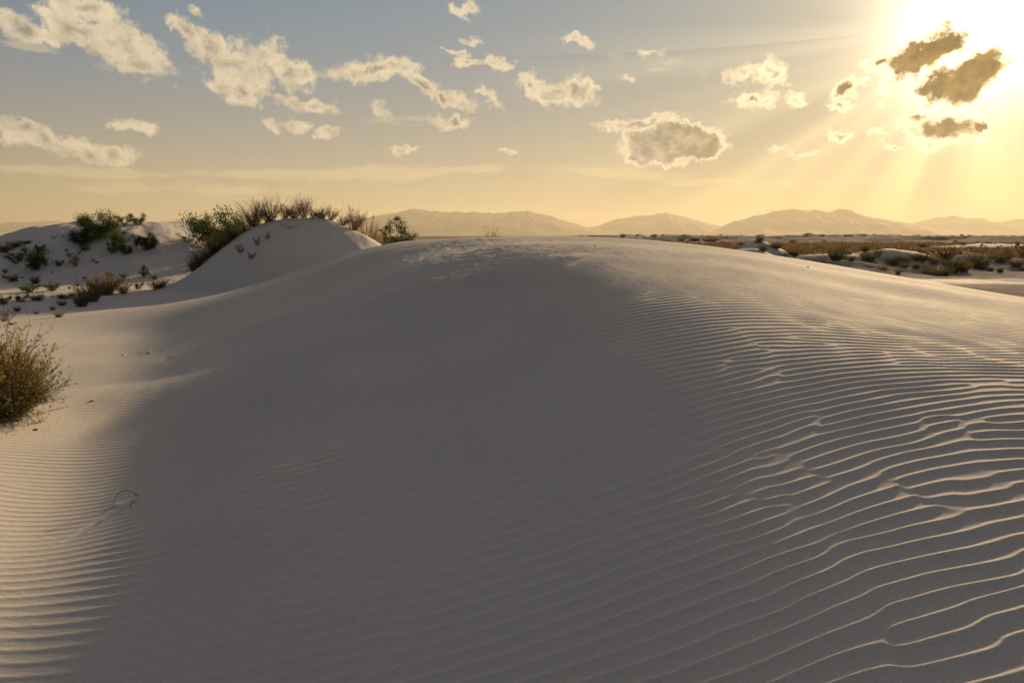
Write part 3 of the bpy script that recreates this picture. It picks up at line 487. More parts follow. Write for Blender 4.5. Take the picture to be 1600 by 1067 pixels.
# ------------------------------------------------------------------ mountains
def range_(pts, dist, depth, seed, z0=-2.6):
    """ridge line from photo pixels at a real distance, modelled as a massif with spurs"""
    pts = np.array(pts, float)
    px = np.arange(pts[0, 0], pts[-1, 0]+.1, 2.0); py = np.interp(px, pts[:, 0], pts[:, 1])
    X = []; T = []
    for a_, b_ in zip(px, py):
        x_, f_, z_ = ray(a_, b_); X.append(x_/f_*dist); T.append(max(z_/f_*dist, 0)-z0)
    X = np.array(X); T = np.array(T); T = (T+z0)*(1+.025*samp(T1, X/2300+seed, X*0+.3)+.012*samp(T1, X/900, X*0+seed*.1))-z0; ts = np.linspace(-1, 1, 41)
    xs = np.repeat(X[None], 41, 0); ys = dist + ts[:, None]*depth + 0*X[None]
    rough = samp(T1, xs/5200+seed*.37, ys/5200)*.06 + samp(T2, xs/2600, ys/2600+seed)*.03
    env = np.clip(1-np.abs(ts), 0, 1)[:, None]**.9
    h = T[None]*env*(1+rough*(1-env)*3.0) + T[None]*rough*.12*env
    zz = np.clip(h, 0, None)+z0+EYE-1.0*(env == 0)
    n = len(X); v_ = np.stack([xs.ravel(), ys.ravel(), zz.ravel()], 1)
    I = np.arange(40)[:, None]*n; J = np.arange(n-1)[None]
    q = np.stack([I+J, I+J+1, I+n+J+1, I+n+J], -1).reshape(-1, 4)
    o = mesh_obj('mountain_range', v_, q, rock, smooth=True); return o
HILLS = [
 ([(-160,372),(-60,354),(0,349),(60,346),(85,345),(130,352),(170,364),(200,372)],15000,2200,1,'low faint mountain at the far left horizon'),
 ([(200,372),(230,351),(255,346),(290,343),(330,352),(420,372)],17000,2200,2,'pale distant ridge showing behind the green bush on the left'),
 ([(470,372),(520,352),(545,335),(570,341),(590,336),(615,333),(640,327),(655,329),(700,331),(760,333),(790,331),(822,329),(845,333),(870,342),(900,349),(922,358),(940,372)],11500,1900,3,'broad bluish mountain massif at centre behind the small tree'),
 ([(880,372),(912,357),(935,353),(960,344),(985,338),(1002,337),(1020,336),(1040,332),(1055,337),(1085,343),(1110,350),(1130,357),(1170,372)],12500,1700,4,'twin hump mountain right of the centre gap'),
 ([(1110,372),(1135,356),(1145,346),(1175,338),(1210,331),(1245,327),(1275,328),(1300,331),(1312,326),(1322,329),(1350,338),(1390,344),(1410,348),(1425,354),(1470,372)],10500,1700,5,'largest sunlit mountain range below the sun rays'),
 ([(1395,372),(1425,350),(1460,341),(1490,337),(1505,341),(1530,340),(1550,347),(1580,344),(1620,341),(1680,338),(1740,346),(1840,372)],13500,1700,6,'pale golden mountain at the right edge'),
]
for pts, d_, dep, sd, lab in HILLS:
    tag(range_(pts, d_, dep, sd), lab, kind='structure')

# ------------------------------------------------------------------ haze
def haze_box():
    x0, x1, y0, y1, z0, z1 = -21000, 21000, -21000, 21000, -6, 560
    v_ = np.array([(x, y, z) for x in (x0, x1) for y in (y0, y1) for z in (z0, z1)], float)
    f = np.array([(0, 1, 3, 2), (4, 6, 7, 5), (0, 4, 5, 1), (2, 3, 7, 6), (0, 2, 6, 4), (1, 5, 7, 3)])
    m = bpy.data.materials.new('haze_air'); m.use_nodes = True; t_ = m.node_tree; t_.nodes.clear()
    pv = t_.nodes.new('ShaderNodeVolumePrincipled'); o_ = t_.nodes.new('ShaderNodeOutputMaterial')
    pv.inputs['Color'].default_value = (.95, .89, .74, 1); pv.inputs['Density'].default_value = 8.4e-5; pv.inputs['Anisotropy'].default_value = .28
    t_.links.new(pv.outputs[0], o_.inputs['Volume'])
    o = mesh_obj('haze', v_, f, m); tag(o, 'pale golden evening haze over the basin', kind='stuff')
haze_box()

# ================================================================== vegetation
def nrm(a): return a/np.maximum(np.linalg.norm(a, axis=-1, keepdims=True), 1e-9)
class Geo:
    def __init__(s): s.v = []; s.f = []; s.n = 0
    def add(s, v, f):
        s.v.append(np.asarray(v, float)); s.f.append(np.asarray(f)+s.n); s.n += len(v)
    def obj(s, name, mat, parent): return mesh_obj(name, np.concatenate(s.v), s.f, mat, parent)
    def strands(s, P, D, L, bend, r0, r1, seg=5, r_=None):
        """bundle of thin three-sided stems; every argument per stem"""
        n = len(P); t = np.linspace(0, 1, seg+1)
        c = P[:, None]+D[:, None]*L[:, None, None]*t[None, :, None]+bend[:, None]*L[:, None, None]*(t**2)[None, :, None]
        if r_ is not None: c = c + r_.normal(0, 1, c.shape)*(L[:, None, None]*.018)*t[None, :, None]
        tg = nrm(np.gradient(c, axis=1)); up = np.array([.3, .2, 1.0]); a = nrm(np.cross(tg, up+0*tg)); b_ = np.cross(tg, a)
        rad = (r0[:, None]*(1-t)[None]+r1[:, None]*t[None])[..., None]
        ring = np.stack([c+rad*(a*math.cos(k)+b_*math.sin(k)) for k in (0, 2.094, 4.189)], 2)  # n,seg+1,3,3
        v = ring.reshape(-1, 3); base = (np.arange(n)*(seg+1)*3)[:, None, None]+(np.arange(seg)*3)[None, :, None]+0*np.arange(3)[None, None]
        k = np.arange(3)[None, None]; k1 = (k+1) % 3
        f = np.stack([base+k, base+k1, base+3+k1, base+3+k], -1).reshape(-1, 4); s.add(v, f)
        return c
    def leaves(s, P, size, r_, asp=.5, dirs=None):
        n = len(P); d = nrm(r_.normal(0, 1, (n, 3))) if dirs is None else nrm(dirs+r_.normal(0, .35, (n, 3)))
        q = nrm(np.cross(d, r_.normal(0, 1, (n, 3)))); sz = np.asarray(size)*r_.uniform(.6, 1.3, n); sz = sz[:, None]
        v = np.stack([P, P+d*sz*.5+q*sz*asp*.5, P+d*sz, P+d*sz*.5-q*sz*asp*.5], 1).reshape(-1, 3)
        s.add(v, np.arange(4*n).reshape(-1, 4))
def root(name, loc, rz=0, sc=(1, 1, 1)):
    o = bpy.data.objects.new(name, None); S.collection.objects.link(o); o.location = loc
    o.rotation_euler = (0, 0, rz); o.scale = sc; o.empty_display_size = .2; return o
# each maker builds a plant about 1 wide and 1 high, at the origin
def fan(n, r_, spread, up=1.0):
    a = r_.uniform(0, 2*np.pi, n); q = np.sqrt(r_.uniform(0, 1, n))*spread
    return nrm(np.stack([np.cos(a)*q, np.sin(a)*q, np.full(n, up)], 1))
def grown(name, parts, keep=None):
    o = root(name, (0, 0, -50)); 
    for nm, g, mat in parts: g.obj(nm, MT[mat], o)
    return o
def leafy(name, seed, mat='leaf', nclump=34, leaf=.055, per=85, tall=1.0, stemmat='bark', flat=.5):
    r_ = np.random.default_rng(seed); st = Geo(); fo = Geo()
    n = 11; D = fan(n, r_, 1.25); L = r_.uniform(.45, .85, n)
    P = r_.normal(0, .05, (n, 3)); P[:, 2] = -.05
    c = st.strands(P, D, L, np.tile([0, 0, .15], (n, 1))*r_.uniform(.3, 1, (n, 1)), np.full(n, .018), np.full(n, .007), 5, r_)
    i = r_.integers(0, n, 36); j = r_.integers(2, 5, 36); Q = c[i, j]
    D2 = nrm(c[i, 5]-c[i, 2]+r_.normal(0, .35, (36, 3))); L2 = r_.uniform(.12, .34, 36)
    c2 = st.strands(Q, D2, L2, r_.normal(0, .12, (36, 3)), np.full(36, .008), np.full(36, .003), 4, r_)
    tips = np.concatenate([c2[:, -1], c2[:, 2], c[:, -1]]); tips = tips[r_.permutation(len(tips))[:nclump]]
    PP = []
    for tp in tips:
        k = int(per*r_.uniform(.4, 1.4)); rr = r_.uniform(.06, .15)
        PP.append(tp+r_.normal(0, 1, (k, 3))*np.array([1, 1, .62])*rr*.75)
    PP = np.concatenate(PP); PP[:, 2] = np.abs(PP[:, 2])
    fo.leaves(PP, leaf, r_, .6)
    return grown(name, [('stems', st, stemmat), ('foliage', fo, mat)])
def wispy(name, seed, mat='dry', n=150, lean=(0, 0), rad=.0075, spread=.75, twigs=4, leafmat=None):
    r_ = np.random.default_rng(seed); st = Geo()
    D = fan(n, r_, spread); D[:, 0] += lean[0]; D[:, 1] += lean[1]; D = nrm(D)
    P = r_.normal(0, .07, (n, 3)); P[:, 2] = -.06; L = r_.uniform(.5, 1.0, n)*(1-.25*np.hypot(D[:, 0], D[:, 1]))
    c = st.strands(P, D, L, np.tile([lean[0]*.2, lean[1]*.2, .12], (n, 1))+r_.normal(0, .08, (n, 3)), np.full(n, rad), np.full(n, rad*.35), 5, r_)
    m = n*twigs; i = np.repeat(np.arange(n), twigs); j = r_.integers(2, 6, m)
    D2 = nrm(nrm(c[i, 5]-c[i, 3])*1.1+r_.normal(0, .45, (m, 3))+np.array([0, 0, .25])); L2 = r_.uniform(.07, .24, m)
    c2 = st.strands(c[i, j], D2, L2, r_.normal(0, .15, (m, 3)), np.full(m, rad*.5), np.full(m, rad*.28), 3, r_)
    fo = Geo(); k = r_.integers(1, 4, m*4); q = np.repeat(np.arange(m), 4)
    fo.leaves(c2[q, k], .028, r_, .3, dirs=np.repeat(D2, 4, 0))
    return grown(name, [('stems', st, mat), ('foliage', fo, leafmat or mat)])
def grass(name, seed, mat='gold', n=260, spread=.8, rad=.006):
    r_ = np.random.default_rng(seed); st = Geo()
    D = fan(n, r_, spread); P = r_.normal(0, .12, (n, 3)); P[:, 2] = -.05; L = r_.uniform(.4, 1.0, n)
    c = st.strands(P, D, L, np.stack([D[:, 0]*.35, D[:, 1]*.35, -.16+0*L], 1), np.full(n, rad), np.full(n, rad*.2), 5, r_)
    i = r_.permutation(n)[:n//2]; st.leaves(np.repeat(c[i, -1], 5, 0)+r_.normal(0, .012, (len(i)*5, 3)), .03, r_, .35)
    return grown(name, [('blades', st, mat)])
def brush(name, seed, mat='olive', stem='dry', n=170, leaf=.05):
    """low dense desert bush: many short stems, narrow leaves all round"""
    r_ = np.random.default_rng(seed); st = Geo(); fo = Geo()
    D = fan(n, r_, 1.5); P = r_.normal(0, .1, (n, 3)); P[:, 2] = -.06; L = r_.uniform(.35, .78, n)*r_.uniform(.75, 1.1, n)
    c = st.strands(P, D, L, np.tile([0, 0, .22], (n, 1)), np.full(n, .009), np.full(n, .003), 4, r_)
    m = n*16; i = r_.integers(0, n, m); t = r_.uniform(1.2, 4, m); j = t.astype(int); fr = (t-j)[:, None]; j1 = np.minimum(j+1, 4)
    Q = c[i, j]*(1-fr)+c[i, j1]*fr+r_.normal(0, .022, (m, 3))
    fo.leaves(Q, leaf, r_, .3, dirs=D[i]+np.array([0, 0, .4]))
    return grown(name, [('stems', st, stem), ('foliage', fo, mat)])
proto = {
 'leafyBig': leafy('shrub', 51, nclump=62, leaf=.034, per=210), 'leafyBigDark': leafy('shrub', 52, mat='leaf', nclump=50, leaf=.036, per=170),
 'leafyA': leafy('shrub', 1), 'leafyB': leafy('shrub', 2, nclump=26), 'leafyC': leafy('shrub', 3, mat='leafdark', nclump=44, per=110),
 'leafyD': leafy('shrub', 4, mat='leafdark', nclump=20, leaf=.07, per=70), 'sprout': leafy('shrub', 5, mat='olive', nclump=14, leaf=.08, per=26),
 'wispA': wispy('dry_shrub', 6, lean=(-.15, 0), spread=1.0, n=110), 'wispB': wispy('dry_shrub', 7, n=80, lean=(.25, 0), spread=1.0), 'wispC': wispy('dry_shrub', 8, n=60, spread=.6, twigs=6, lean=(.1, 0)),
 'wispD': wispy('dry_shrub', 9, mat='dark', n=34, spread=1.3, twigs=5, rad=.011),
 'twigs': wispy('dead_twigs', 10, mat='dark', n=12, spread=.9, twigs=2, rad=.014),
 'grassA': grass('grass_clump', 11), 'grassB': grass('grass_clump', 12, mat='olive', n=300), 'grassC': grass('grass_clump', 13, mat='sage', n=260),
 'brushA': brush('desert_bush', 14), 'brushB': brush('desert_bush', 15, mat='sage', n=150), 'brushC': brush('desert_bush', 16, mat='leafdark', n=190), 'brushD': brush('desert_bush', 17, mat='scrub', stem='dark', n=120),
 'goldbush': brush('desert_bush', 18, mat='gold', n=210, leaf=.06),
 'mat': leafy('ground_shrub', 19, mat='leafdark', nclump=38, leaf=.06, per=60, stemmat='dark'),
}
def rim(px, ylo, yhi):
    """skyline of a mound along a photo column: its world point"""
    X, F, Z = ray(px, 380); ys = np.linspace(ylo, yhi, 240); h = height(X/F*ys, ys); k = int(np.argmax(h/ys))
    return X/F*ys[k], ys[k]
def extent(o):
    c = np.concatenate([np.array([v.co[:] for v in ch.data.vertices]) for ch in o.children])
    rr = np.hypot(c[:, 0], c[:, 1]); return 2*np.percentile(rr, 96), np.percentile(c[:, 2], 98.5)
EXT = {k: extent(o) for k, o in proto.items()}
used = set(); prng = random.Random(3)
def plant(kind, px, py, w, h, label=None, cat='shrub', group=None, y=None, tilt=(0, 0), at=None, size=None, rz=None, rimy=None):
    """stand one plant on the sand: photo size w, h in pixels at its own distance"""
    if at is not None: x, yy = at
    elif y is not None:
        X, F, Z = ray(px, py); x, yy = X/F*y, y
    elif rimy is not None: x, yy = rim(px, *rimy)
    else: x, yy, _ = hit(px, py)
    z = gz(x, yy); m_px = math.hypot(x, yy)/1067*(math.hypot(x, yy)/yy)**-1 if size is None else 1
    sw, sh = (w*m_px, h*m_px) if size is None else size
    if y is not None:
        X, F, Z = ray(px, py-h); sh = max(EYE+Z/F*yy-z, h*m_px)
    src = proto[kind]
    if kind not in used:
        used.add(kind); o = src
    else:
        o = src.copy(); S.collection.objects.link(o)
        for ch in list(src.children):
            c = ch.copy(); S.collection.objects.link(c); c.parent = o
    ew, eh = EXT[kind]; sw /= ew; sh /= eh
    o.location = (x, yy, z); o.scale = (sw, sw, sh*1.02)
    o.rotation_euler = (tilt[0], tilt[1], prng.uniform(0, 6.28) if rz is None else rz)
    if kind.startswith('wisp') and rz is None: o.rotation_euler[2] = prng.uniform(-.4, .4)
    for k_ in ('label', 'category', 'group'):
        if k_ in o: del o[k_]
    return tag(o, label, cat, group)
G1 = 'green shrubs on the left dune'; G2 = 'dry shrubs on the top of the central mound'; G3 = 'bushes on the plain at the right'
# ---- left dune
plant('leafyBig', 152, 372, 62, 36, 'bright green leafy shrub standing on the crest at the left shoulder of the left dune', group=G1)
plant('leafyC', 131, 384, 40, 24, 'dark green shrub hanging just below the crest shrub on the left dune', group=G1)
plant('leafyB', 194, 353, 30, 15, 'small green shrub on the flat crest of the left dune, left one of the pair', group=G1)
plant('leafyA', 216, 352, 28, 17, 'small green shrub on the flat crest of the left dune, right one of the pair', group=G1)
plant('leafyC', 187, 392, 30, 26, 'dark green shrub on the shaded dune face, left of the rounder dark shrub', group=G1)
plant('leafyD', 176, 397, 18, 16, 'small dark shrub touching the lower left of the dark green shrub on the dune face', group=G1)
plant('leafyC', 196, 399, 20, 14, 'small dark shrub just under the two dark shrubs on the dune face', group=G1)
plant('leafyC', 231, 392, 38, 24, 'round dark green shrub on the middle of the shaded dune face', group=G1)
plant('sprout', 294, 381, 34, 15, 'sparse light green shrub low on the right shoulder of the left dune', group=G1)
plant('leafyC', 55, 424, 42, 32, 'largest dark green shrub on the lower left of the left dune face', group=G1)
plant('leafyB', 26, 414, 34, 18, 'mid green low shrub left of the largest dark one on the dune face', group=G1)
plant('leafyD', 62, 396, 22, 12, 'thin shrub above the largest dark one on the dune face', group=G1)
plant('sprout', 117, 418, 24, 26, 'loose green shrub leaning uphill in the middle of the left dune face', group=G1)
plant('leafyD', 132, 395, 20, 12, 'small shrub at the upper end of the loose leaning shrub', group=G1)
plant('mat', 92, 417, 16, 9, 'tiny dark shrub between the large dark shrub and the loose leaning one', group=G1)
plant('mat', 20, 441, 26, 11, 'flat dark shrub low at the left edge of the dune face', group=G1)
plant('brushD', 55, 444, 18, 14, 'small reddish brown bush at the foot of the left dune', group=G1)
plant('mat', 45, 457, 36, 13, 'wide dark mat of shrub at the dune foot, under the reddish brown bush', group=G1)
plant('mat', 82, 455, 30, 13, 'dark shrub mat at the dune foot, right of the wide one', group=G1)
plant('mat', 32, 472, 26, 13, 'dark shrub on the low sand ledge at the left', group=G1)
plant('mat', 6, 476, 22, 14, 'dark shrub cut by the left edge of the picture', group=G1)
plant('brushB', 58, 470, 26, 12, 'grey brown bush between the two shrub mats on the sand ledge', group=G1)
plant('mat', 100, 467, 34, 9, 'long low dark shrub at the foot of the dune before the golden bush', group=G1)
plant('brushB', 97, 478, 16, 9, 'small grey bush below the long low dark shrub', group=G1)
plant('leafyD', 224, 434, 16, 17, 'small upright green shrub low on the dune face above the brown bush', group=G1)
plant('mat', 172, 435, 14, 8, 'small dark tuft above the golden bush', group=G1)
plant('mat', 193, 436, 11, 8, 'second small dark tuft above the golden bush, the right one', group=G1)
plant('brushD', 241, 437, 12, 8, 'tiny brown tuft right of the small upright green shrub', group=G1)
plant('mat', 216, 452, 18, 12, 'dark shrub between the pinkish twig bush and the brown bush', group=G1)
plant('mat', 133, 437, 9, 5, 'speck of dark shrub in the open middle of the dune face', group=G1)
for a_, (qx, qy, qw) in enumerate([(145, 409, 5), (151, 413, 6), (82, 427, 4), (121, 448, 8), (108, 452, 5), (8, 428, 9)]):
    plant('mat', qx, qy, qw, qw*.7, 'tiny dark sprig on the open sand of the left dune face', group='tiny sprigs on the left dune')
plant('brushD', 8, 394, 34, 13, 'brown bush on the far left skyline of the left dune', group=G1)
plant('brushC', 26, 386, 26, 8, 'low dark bush on the left skyline, right of the brown bush', group=G1)
plant('mat', 42, 381, 22, 5, 'thin dark shrub line on the left skyline of the dune', group=G1)
plant('twigs', 84, 374, 12, 12, 'bare twigs on the dune skyline, left pair member', 'twigs', group='twigs on the left skyline')
plant('twigs', 98, 372, 14, 10, 'bare twigs with a dark base on the dune skyline beside the crest shrub', 'twigs', group='twigs on the left skyline')
plant('twigs', 114, 369, 8, 11, 'single thin dead twig on the skyline left of the crest shrub', 'twigs', group='twigs on the left skyline')
# ---- hollow between the dunes
plant('goldbush', 163, 462, 52, 30, 'golden brown bush catching the sun on the sand ridge at the left', y=24)
plant('brushA', 143, 474, 42, 30, 'olive bush on the ridge edge, left of the golden brown bush', y=22)
plant('brushC', 128, 484, 30, 26, 'dark green bush at the low end of the ridge edge', y=20.5)
plant('wispA', 193, 455, 34, 22, 'pinkish dry twig bush right behind the golden brown bush', y=24.5)
plant('brushD', 248, 453, 40, 16, 'low brown bush at the dune foot left of the grassy slope', y=26)
plant('grassA', 92, 496, 22, 12, 'small golden grass clump alone on the sunlit sand', 'grass')
plant('wispD', 8, 502, 40, 24, 'dark brown twig bush at the left edge on the sunlit sand', 'shrub')
plant('brushB', 27, 487, 13, 9, 'small grey olive bush on the sand right of the dark twig bush')
plant('brushB', 82, 485, 10, 7, 'tiny grey bush above the small golden grass clump')
plant('grassC', 57, 491, 14, 6, 'small pale grass tuft between two tiny grey bushes', 'grass')
plant('mat', 18, 508, 14, 4, 'flat dark scrap of plant on the sunlit sand at the left')
# ---- central mound
plant('leafyBig', 338, 380, 88, 46, 'large green bush behind the mound slope, between the two dunes', 'bush', y=34)
plant('leafyBigDark', 368, 383, 46, 34, 'smaller green bush at the right side of the large one', 'bush', y=33)
for i, (qx, qy, qw, qh, k, lab) in enumerate([
 (300, 447, 34, 24, 'grassB', 'lowest olive grass clump at the foot of the grassy mound edge'),
 (309, 434, 36, 28, 'grassB', 'olive grass clump second from the bottom of the mound edge'),
 (322, 420, 38, 28, 'grassC', 'grey green grass clump in the middle of the mound edge'),
 (336, 405, 40, 28, 'grassB', 'thick olive grass clump on the upper mound edge'),
 (350, 392, 40, 26, 'grassC', 'brownish grass clump beneath the smaller green bush'),
 (365, 381, 40, 24, 'grassB', 'top grass clump of the mound edge, beside the first dry shrub')]):
    plant(k, qx, qy, qw, qh, lab, 'grass', group='grass clumps up the left edge of the mound', rimy=(22, 31))
for qx, qy, qw, qh, k, yy, lab in [
 (382, 371, 40, 30, 'wispB', 27.5, 'dry grey brown shrub lowest on the left side of the mound top'),
 (402, 362, 48, 38, 'wispA', 28, 'tall wispy brown shrub on the left of the mound top'),
 (424, 352, 50, 36, 'wispA', 28.3, 'widest wispy shrub on the mound top, left of the gap'),
 (446, 345, 30, 24, 'wispB', 28.6, 'short dry shrub in the gap on the mound top'),
 (463, 343, 38, 24, 'wispA', 28.4, 'upright dry shrub just left of the tallest one'),
 (477, 343, 34, 33, 'wispC', 28.6, 'tallest upright dry shrub at the peak of the mound'),
 (490, 344, 30, 15, 'wispB', 28.8, 'thin dry shrub just right of the tallest one'),
 (505, 346, 36, 18, 'wispA', 28.8, 'small upright dry shrub right of the peak'),
 (518, 350, 26, 22, 'wispB', 28.6, 'sparse dry shrub on the right shoulder of the mound'),
 (536, 355, 30, 16, 'wispB', 28.8, 'low dry twiggy shrub left of the leaning one'),
 (553, 361, 40, 36, 'wispB', 29, 'dark dry shrub leaning right at the right end of the mound')]:
    plant(k, qx, qy, qw*1.1, qh, lab, 'dry shrub', group=G2, rimy=(24, 31.5))
plant('goldbush', 572, 372, 40, 22, 'yellow brown bush at the right foot of the mound, nearer the leaning shrub', y=30)
plant('grassA', 590, 374, 34, 28, 'tall golden grass bush beside the small tree', 'grass', y=30.5)
plant('sprout', 376, 398, 16, 14, 'sparse green sprout on the sand face of the mound, the left one', group='sprouts on the mound face')
plant('sprout', 402, 386, 12, 14, 'sparse green sprout higher on the mound face', group='sprouts on the mound face')
plant('sprout', 418, 377, 10, 10, 'smallest sprout near the top of the mound face', group='sprouts on the mound face')
plant('sprout', 392, 408, 14, 10, 'lowest faint sprout on the mound face', group='sprouts on the mound face')
plant('twigs', 452, 357, 26, 9, 'dark dead twigs lying just below the mound top', 'twigs')
plant('twigs', 440, 354, 10, 8, 'few dark twigs left of the lying dead twigs', 'twigs')
# ---- small tree and bare shrub behind the crest
def small_tree():
    yb = 38.0; X, F, Z = ray(622, 372); x = X/F*yb; o = root('tree', (x, yb, gz(x, yb)))
    r_ = np.random.default_rng(31); tr = Geo(); cr_ = Geo()
    hgt = 1.75*(yb/38)+(-gz(x, yb)+2.2)
    n = 6; P = np.tile([0, 0, -.1], (n, 1)).astype(float); P[:, :2] += r_.normal(0, .05, (n, 2)); D = fan(n, r_, .55); D[0] = (0.05, 0, 1)
    L = r_.uniform(.6, .9, n)*hgt*.8; L[0] = hgt*.85
    c = tr.strands(P, D, L, r_.normal(0, .10, (n, 3)), np.full(n, .055), np.full(n, .02), 7, r_)
    m = 34; i = r_.integers(0, n, m); j = r_.integers(3, 8, m); D2 = nrm(r_.normal(0, 1, (m, 3))*[1, 1, .35]+[0, 0, .3]); L2 = r_.uniform(.25, .55, m)*hgt*.42
    c2 = tr.strands(c[i, j], D2, L2, r_.normal(0, .15, (m, 3)), np.full(m, .02), np.full(m, .008), 4, r_)
    PP = []
    for tp in np.concatenate([c2[:, -1], c2[:, 2][::2], c[:, -1]]):
        if tp[2] < hgt*.30 and r_.random() < .5: continue
        k = int(r_.uniform(50, 150)); PP.append(tp+r_.normal(0, 1, (k, 3))*np.array([1, 1, .6])*r_.uniform(.08, .17))
    cr_.leaves(np.concatenate(PP), .085, r_, .6)
    tr.obj('trunk', MT['bark'], o); cr_.obj('crown', MT['leafdark'], o)
    tag(o, 'small dark green tree with open crown standing behind the dune crest', 'tree')
small_tree()
plant('leafyBigDark', 606, 372, 26, 16, 'green bush at the left foot of the small tree', 'bush', y=37)
plant('leafyBigDark', 636, 371, 20, 14, 'low green bush at the right foot of the small tree', 'bush', y=37.5)
plant('wispD', 766, 372, 30, 17, 'bare dark round shrub alone behind the dune crest before the mountains', 'dry shrub', y=17.5)
# ---- right plain
RB_ = [
 (1488,427,38,22,'brushC','large dark bush on the near right sand, left of the taller olive one'),
 (1463,431,20,9,'brushD','small dark bush at the foot of the large dark bush'),
 (1527,421,48,28,'brushA','tall olive bush on its own sand hummock at the right'),
 (1397,415,32,14,'brushC','round dark bush alone on the bare sand, casting a shadow'),
 (1356,409,30,16,'brushA','olive bush on a low hummock left of the round dark bush'),
 (1306,407,34,18,'brushC','dark bush where the dune slope meets the plain'),
 (1330,408,18,8,'brushD','small brown bush between the hummock bush and the slope bush'),
 (1240,400,34,12,'brushD','brown bush right behind the dune slope beside the smooth white knoll'),
 (1278,392,20,9,'brushB','grey bush on the low white ridge, its left end'),
 (1318,392,18,10,'brushA','bush on top of the low white ridge'),
 (1352,393,16,9,'brushC','dark little bush on the low white ridge near its right end'),
 (1371,402,18,14,'brushB','grey green bush at the foot of the white knoll'),
 (1410,409,22,8,'brushA','low olive bush right of the round dark bush'),
 (1438,409,38,12,'brushC','wide bush at the foot of the white knoll with the golden top'),
 (1460,413,22,12,'brushB','pale bush right of the wide one under the white knoll'),
 (1476,405,40,20,'brushD','large brown twiggy bush on the right flank of the white knoll'),
 (1443,386,26,6,'goldbush','golden grass bush on the very top of the white knoll'),
 (1500,398,8,6,'brushC','tiny black bush on the bare ground right of the white knoll'),
 (1562,411,32,16,'brushA','olive bush near the right edge, upper left of the pale one'),
 (1588,417,30,14,'brushB','pale olive bush close to the right edge'),
 (1574,403,12,9,'brushC','small dark bush behind the pair at the right edge'),
 (1600,404,16,12,'brushC','dark bush cut by the right edge of the picture'),
 (1550,405,14,9,'brushD','small brown bush behind the olive bush near the right edge'),
 (1158,384,20,6,'grassA','tuft of golden grass left of the smooth white knoll'),
 (1152,398,14,7,'goldbush','golden bush in the gap between the slope and the smooth knoll'),
 (1110,377,34,6,'brushA','olive bush behind the crest, left of the first white knoll'),
 (1086,377,20,5,'brushC','dark bush on the plain just above the dune crest'),
 (1065,376,18,5,'brushB','grey bush low on the skyline above the dune crest'),
 (1213,388,26,9,'goldbush','yellow brown bush on the shoulder of the smooth white knoll'),
 (1186,380,20,4,'brushD','low brown bush on the plateau of the smooth white knoll'),
 (1225,403,20,9,'brushC','dark bush in the hollow right of the smooth white knoll'),
]
for qx, qy, qw, qh, k, lab in RB_:
    plant(k, qx, qy, qw, qh, lab, 'grass' if 'tuft' in lab else 'bush', group=G3, y=None if hit(qx, qy)[1] > 20 else 50)
rr_ = random.Random(21)
for i in range(130):
    y_ = rr_.uniform(42, 120); px_ = rr_.uniform(1130, 1640); X, F, Z = ray(px_, 380); x_ = X/F*y_
    s_ = rr_.uniform(.35, 1.15)
    kd = rr_.choice(['brushA', 'brushB', 'brushC', 'brushD', 'goldbush']); cn = {'brushA': 'olive', 'brushB': 'grey', 'brushC': 'dark green', 'brushD': 'brown', 'goldbush': 'golden'}[kd]
    plant(kd, 0, 0, 0, 0, 'small low %s bush among many dotted over the sandy plain at the right' % cn, 'bush', group='small low %s bushes on the right plain' % cn, at=(x_, y_), size=(s_, s_*rr_.uniform(.5, .75)))
for i in range(170):
    y_ = rr_.uniform(225, 420); px_ = rr_.uniform(960, 1640); X, F, Z = ray(px_, 372); x_ = X/F*y_
    s_ = rr_.uniform(1.0, 3.0)
    kd = rr_.choice(['brushC', 'brushD', 'brushC', 'brushA']); cn = {'brushA': 'olive', 'brushC': 'dark green', 'brushD': 'brown'}[kd]
    plant(kd, 0, 0, 0, 0, 'tiny %s bush among many on the white dune belt at the horizon' % cn, 'bush', group='%s bushes on the far white dune belt' % cn, at=(x_, y_), size=(s_, s_*rr_.uniform(.22, .42)))
# uncountable scrub carpet of the brown flat
def scrub_field():
    r_ = np.random.default_rng(77); n = 15000
    y_ = np.exp(r_.uniform(math.log(70), math.log(225), n)); az_ = r_.uniform(.06, .80, n); x_ = y_*np.tan(az_)
    keep = (soil_shade(x_, y_) > .45+.3*r_.uniform(-1, 1, n)); x_, y_ = x_[keep], y_[keep]; n = len(x_)
    z_ = height(x_, y_)+EYE; s_ = r_.uniform(.18, .65, n)*(1+.7*(samp(T2, x_/60, y_/60) > .6))
    g = Geo(); k = 14
    P = np.repeat(np.stack([x_, y_, z_], 1), k, 0); ss = np.repeat(s_, k)
    P += r_.normal(0, .34, P.shape)*ss[:, None]*[1, 1, 0]
    g.leaves(P, ss*.8, r_, .28, dirs=np.tile([0, 0, 1.], (len(P), 1))+r_.normal(0, .5, P.shape))
    o = g.obj('scrub_cover', MT['scrub'], None); tag(o, 'brown low scrub covering the flat beyond the white knolls', 'scrub', kind='stuff')
scrub_field()
